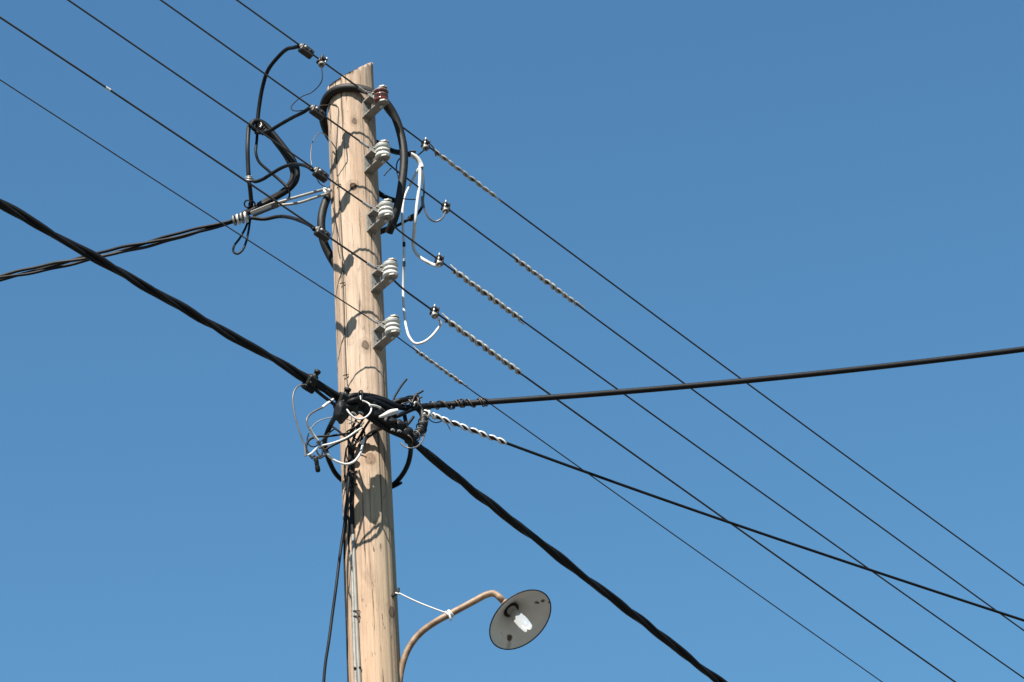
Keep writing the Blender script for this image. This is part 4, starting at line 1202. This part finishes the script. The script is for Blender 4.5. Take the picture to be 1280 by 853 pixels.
outer = [(.036, -D_ - .012), (.046, -D_ + .002), (.07, -D_ * .78), (.105, -D_ * .36), (RIM * .985, -.003), (RIM, .0)]
inner = [(RIM, .0), (RIM * .985, -.0005), (.103, -D_ * .40 + .004), (.069, -D_ * .80 + .003), (.045, -D_ + .002), (.0345, -D_ - .012)]
mb.lathe(RC, NL, outer + inner[1:], 64)
mb.build('shade', M_SHADE, parent=lamp)
MB().ring(RC, NL, RIM, .0026, 72, 6).build('rim', M_TAPE, parent=lamp)
mb = MB()
mb.lathe(RC - NL * .105, NL, [(.0, .012), (.0335, .012), (.0335, .035), (.033, .0351)], 24)
mb.build('neck_lining', M_TAPE, parent=lamp)
mb = MB()
mb.lathe(RC - NL * .098, NL, [(.0, .0), (.021, .0), (.021, .03), (.0195, .032), (.0195, .055), (.0205, .056), (.0205, .066), (.0, .066)], 24)
mb.build('lamp_socket', mat('grey_socket', (.42, .41, .39), .5, var=.15), parent=lamp)
M_BULB = bpy.data.materials.new('lit_glass_tube')
M_BULB.use_nodes = True
bb_ = M_BULB.node_tree.nodes['Principled BSDF']
bb_.inputs['Base Color'].default_value = (.85, .85, .84, 1)
bb_.inputs['Roughness'].default_value = .12
bb_.inputs['Emission Color'].default_value = (1.0, .985, .95, 1)
bb_.inputs['Emission Strength'].default_value = .20
# compact tube bulb: ballast cap and three bent tubes
mb = MB()
mb.lathe(RC - NL * .036, NL, [(.0, .0), (.019, .0), (.0255, .010), (.0255, .026), (.021, .031), (.0, .031)], 20)
mb.build('bulb_cap', M_PORC, parent=lamp)
mb = MB()
mb.lathe(RC - NL * .008, NL, [(.0, -.004), (.019, -.004), (.0225, .004), (.0240, .016), (.0240, .034), (.0210, .047), (.014, .054), (.0, .057)], 24)
mb.build('bulb_envelope', M_BULB, parent=lamp)
u0 = VU - NL * VU.dot(NL); u0.normalize(); v0 = NL.cross(u0)
for k in range(3):
    a = 2 * math.pi * k / 3 + .5
    e = u0 * math.cos(a) + v0 * math.sin(a); g = NL.cross(e)
    b0 = RC - NL * .010
    tp = [b0 + e * .0155 + g * .0095, b0 + e * .0145 + g * .0075 + NL * .055, b0 + e * .014 + g * .005 + NL * .063, b0 + e * .014 - g * .005 + NL * .063, b0 + e * .0145 - g * .0075 + NL * .055, b0 + e * .0155 - g * .0095]
    MB().tube(smooth(tp, 5), .0070, 10).build('bulb_tube', M_BULB, parent=lamp)

# stay rope from the hook to the lamp arm
kp = P(562, 768, -.055)
rp = thing('stay_rope', hk, 'taut white cord from the pole hook to the lamp arm', 'cord')
a = hk + nh * .03
MB().tube(smooth([a + Vector((0, 0, .004)), a.lerp(kp, .35) - ZV * .003, a.lerp(kp, .7) - ZV * .003, kp]), .0034, 8).build('cord', M_WHITEW, parent=rp)
MB().ring(a, VR * .3 + VU, .0075, .0036, 12, 6).build('hook_loop', M_WHITEW, parent=rp)
ad = (P(570, 764, -.056) - P(555, 771.5, -.054)).normalized()
for k, (o_, tl) in enumerate(((-.008, .15), (.0, -.1), (.007, .25))):
    MB().ring(kp + ad * o_, ad + VU * tl, .0150, .0044, 16, 6).build('knot_turn', M_WHITEW, parent=rp)
MB().tube(smooth([kp + VF * .015 + VU * .004, kp + VF * .021 - VU * .014 + VR * .004, kp + VF * .017 - VU * .026 + VR * .008]), .0042, 7).build('knot_tail', M_WHITEW, parent=rp)

for o in list(bpy.data.objects):
    if '_o' in o: del o['_o']
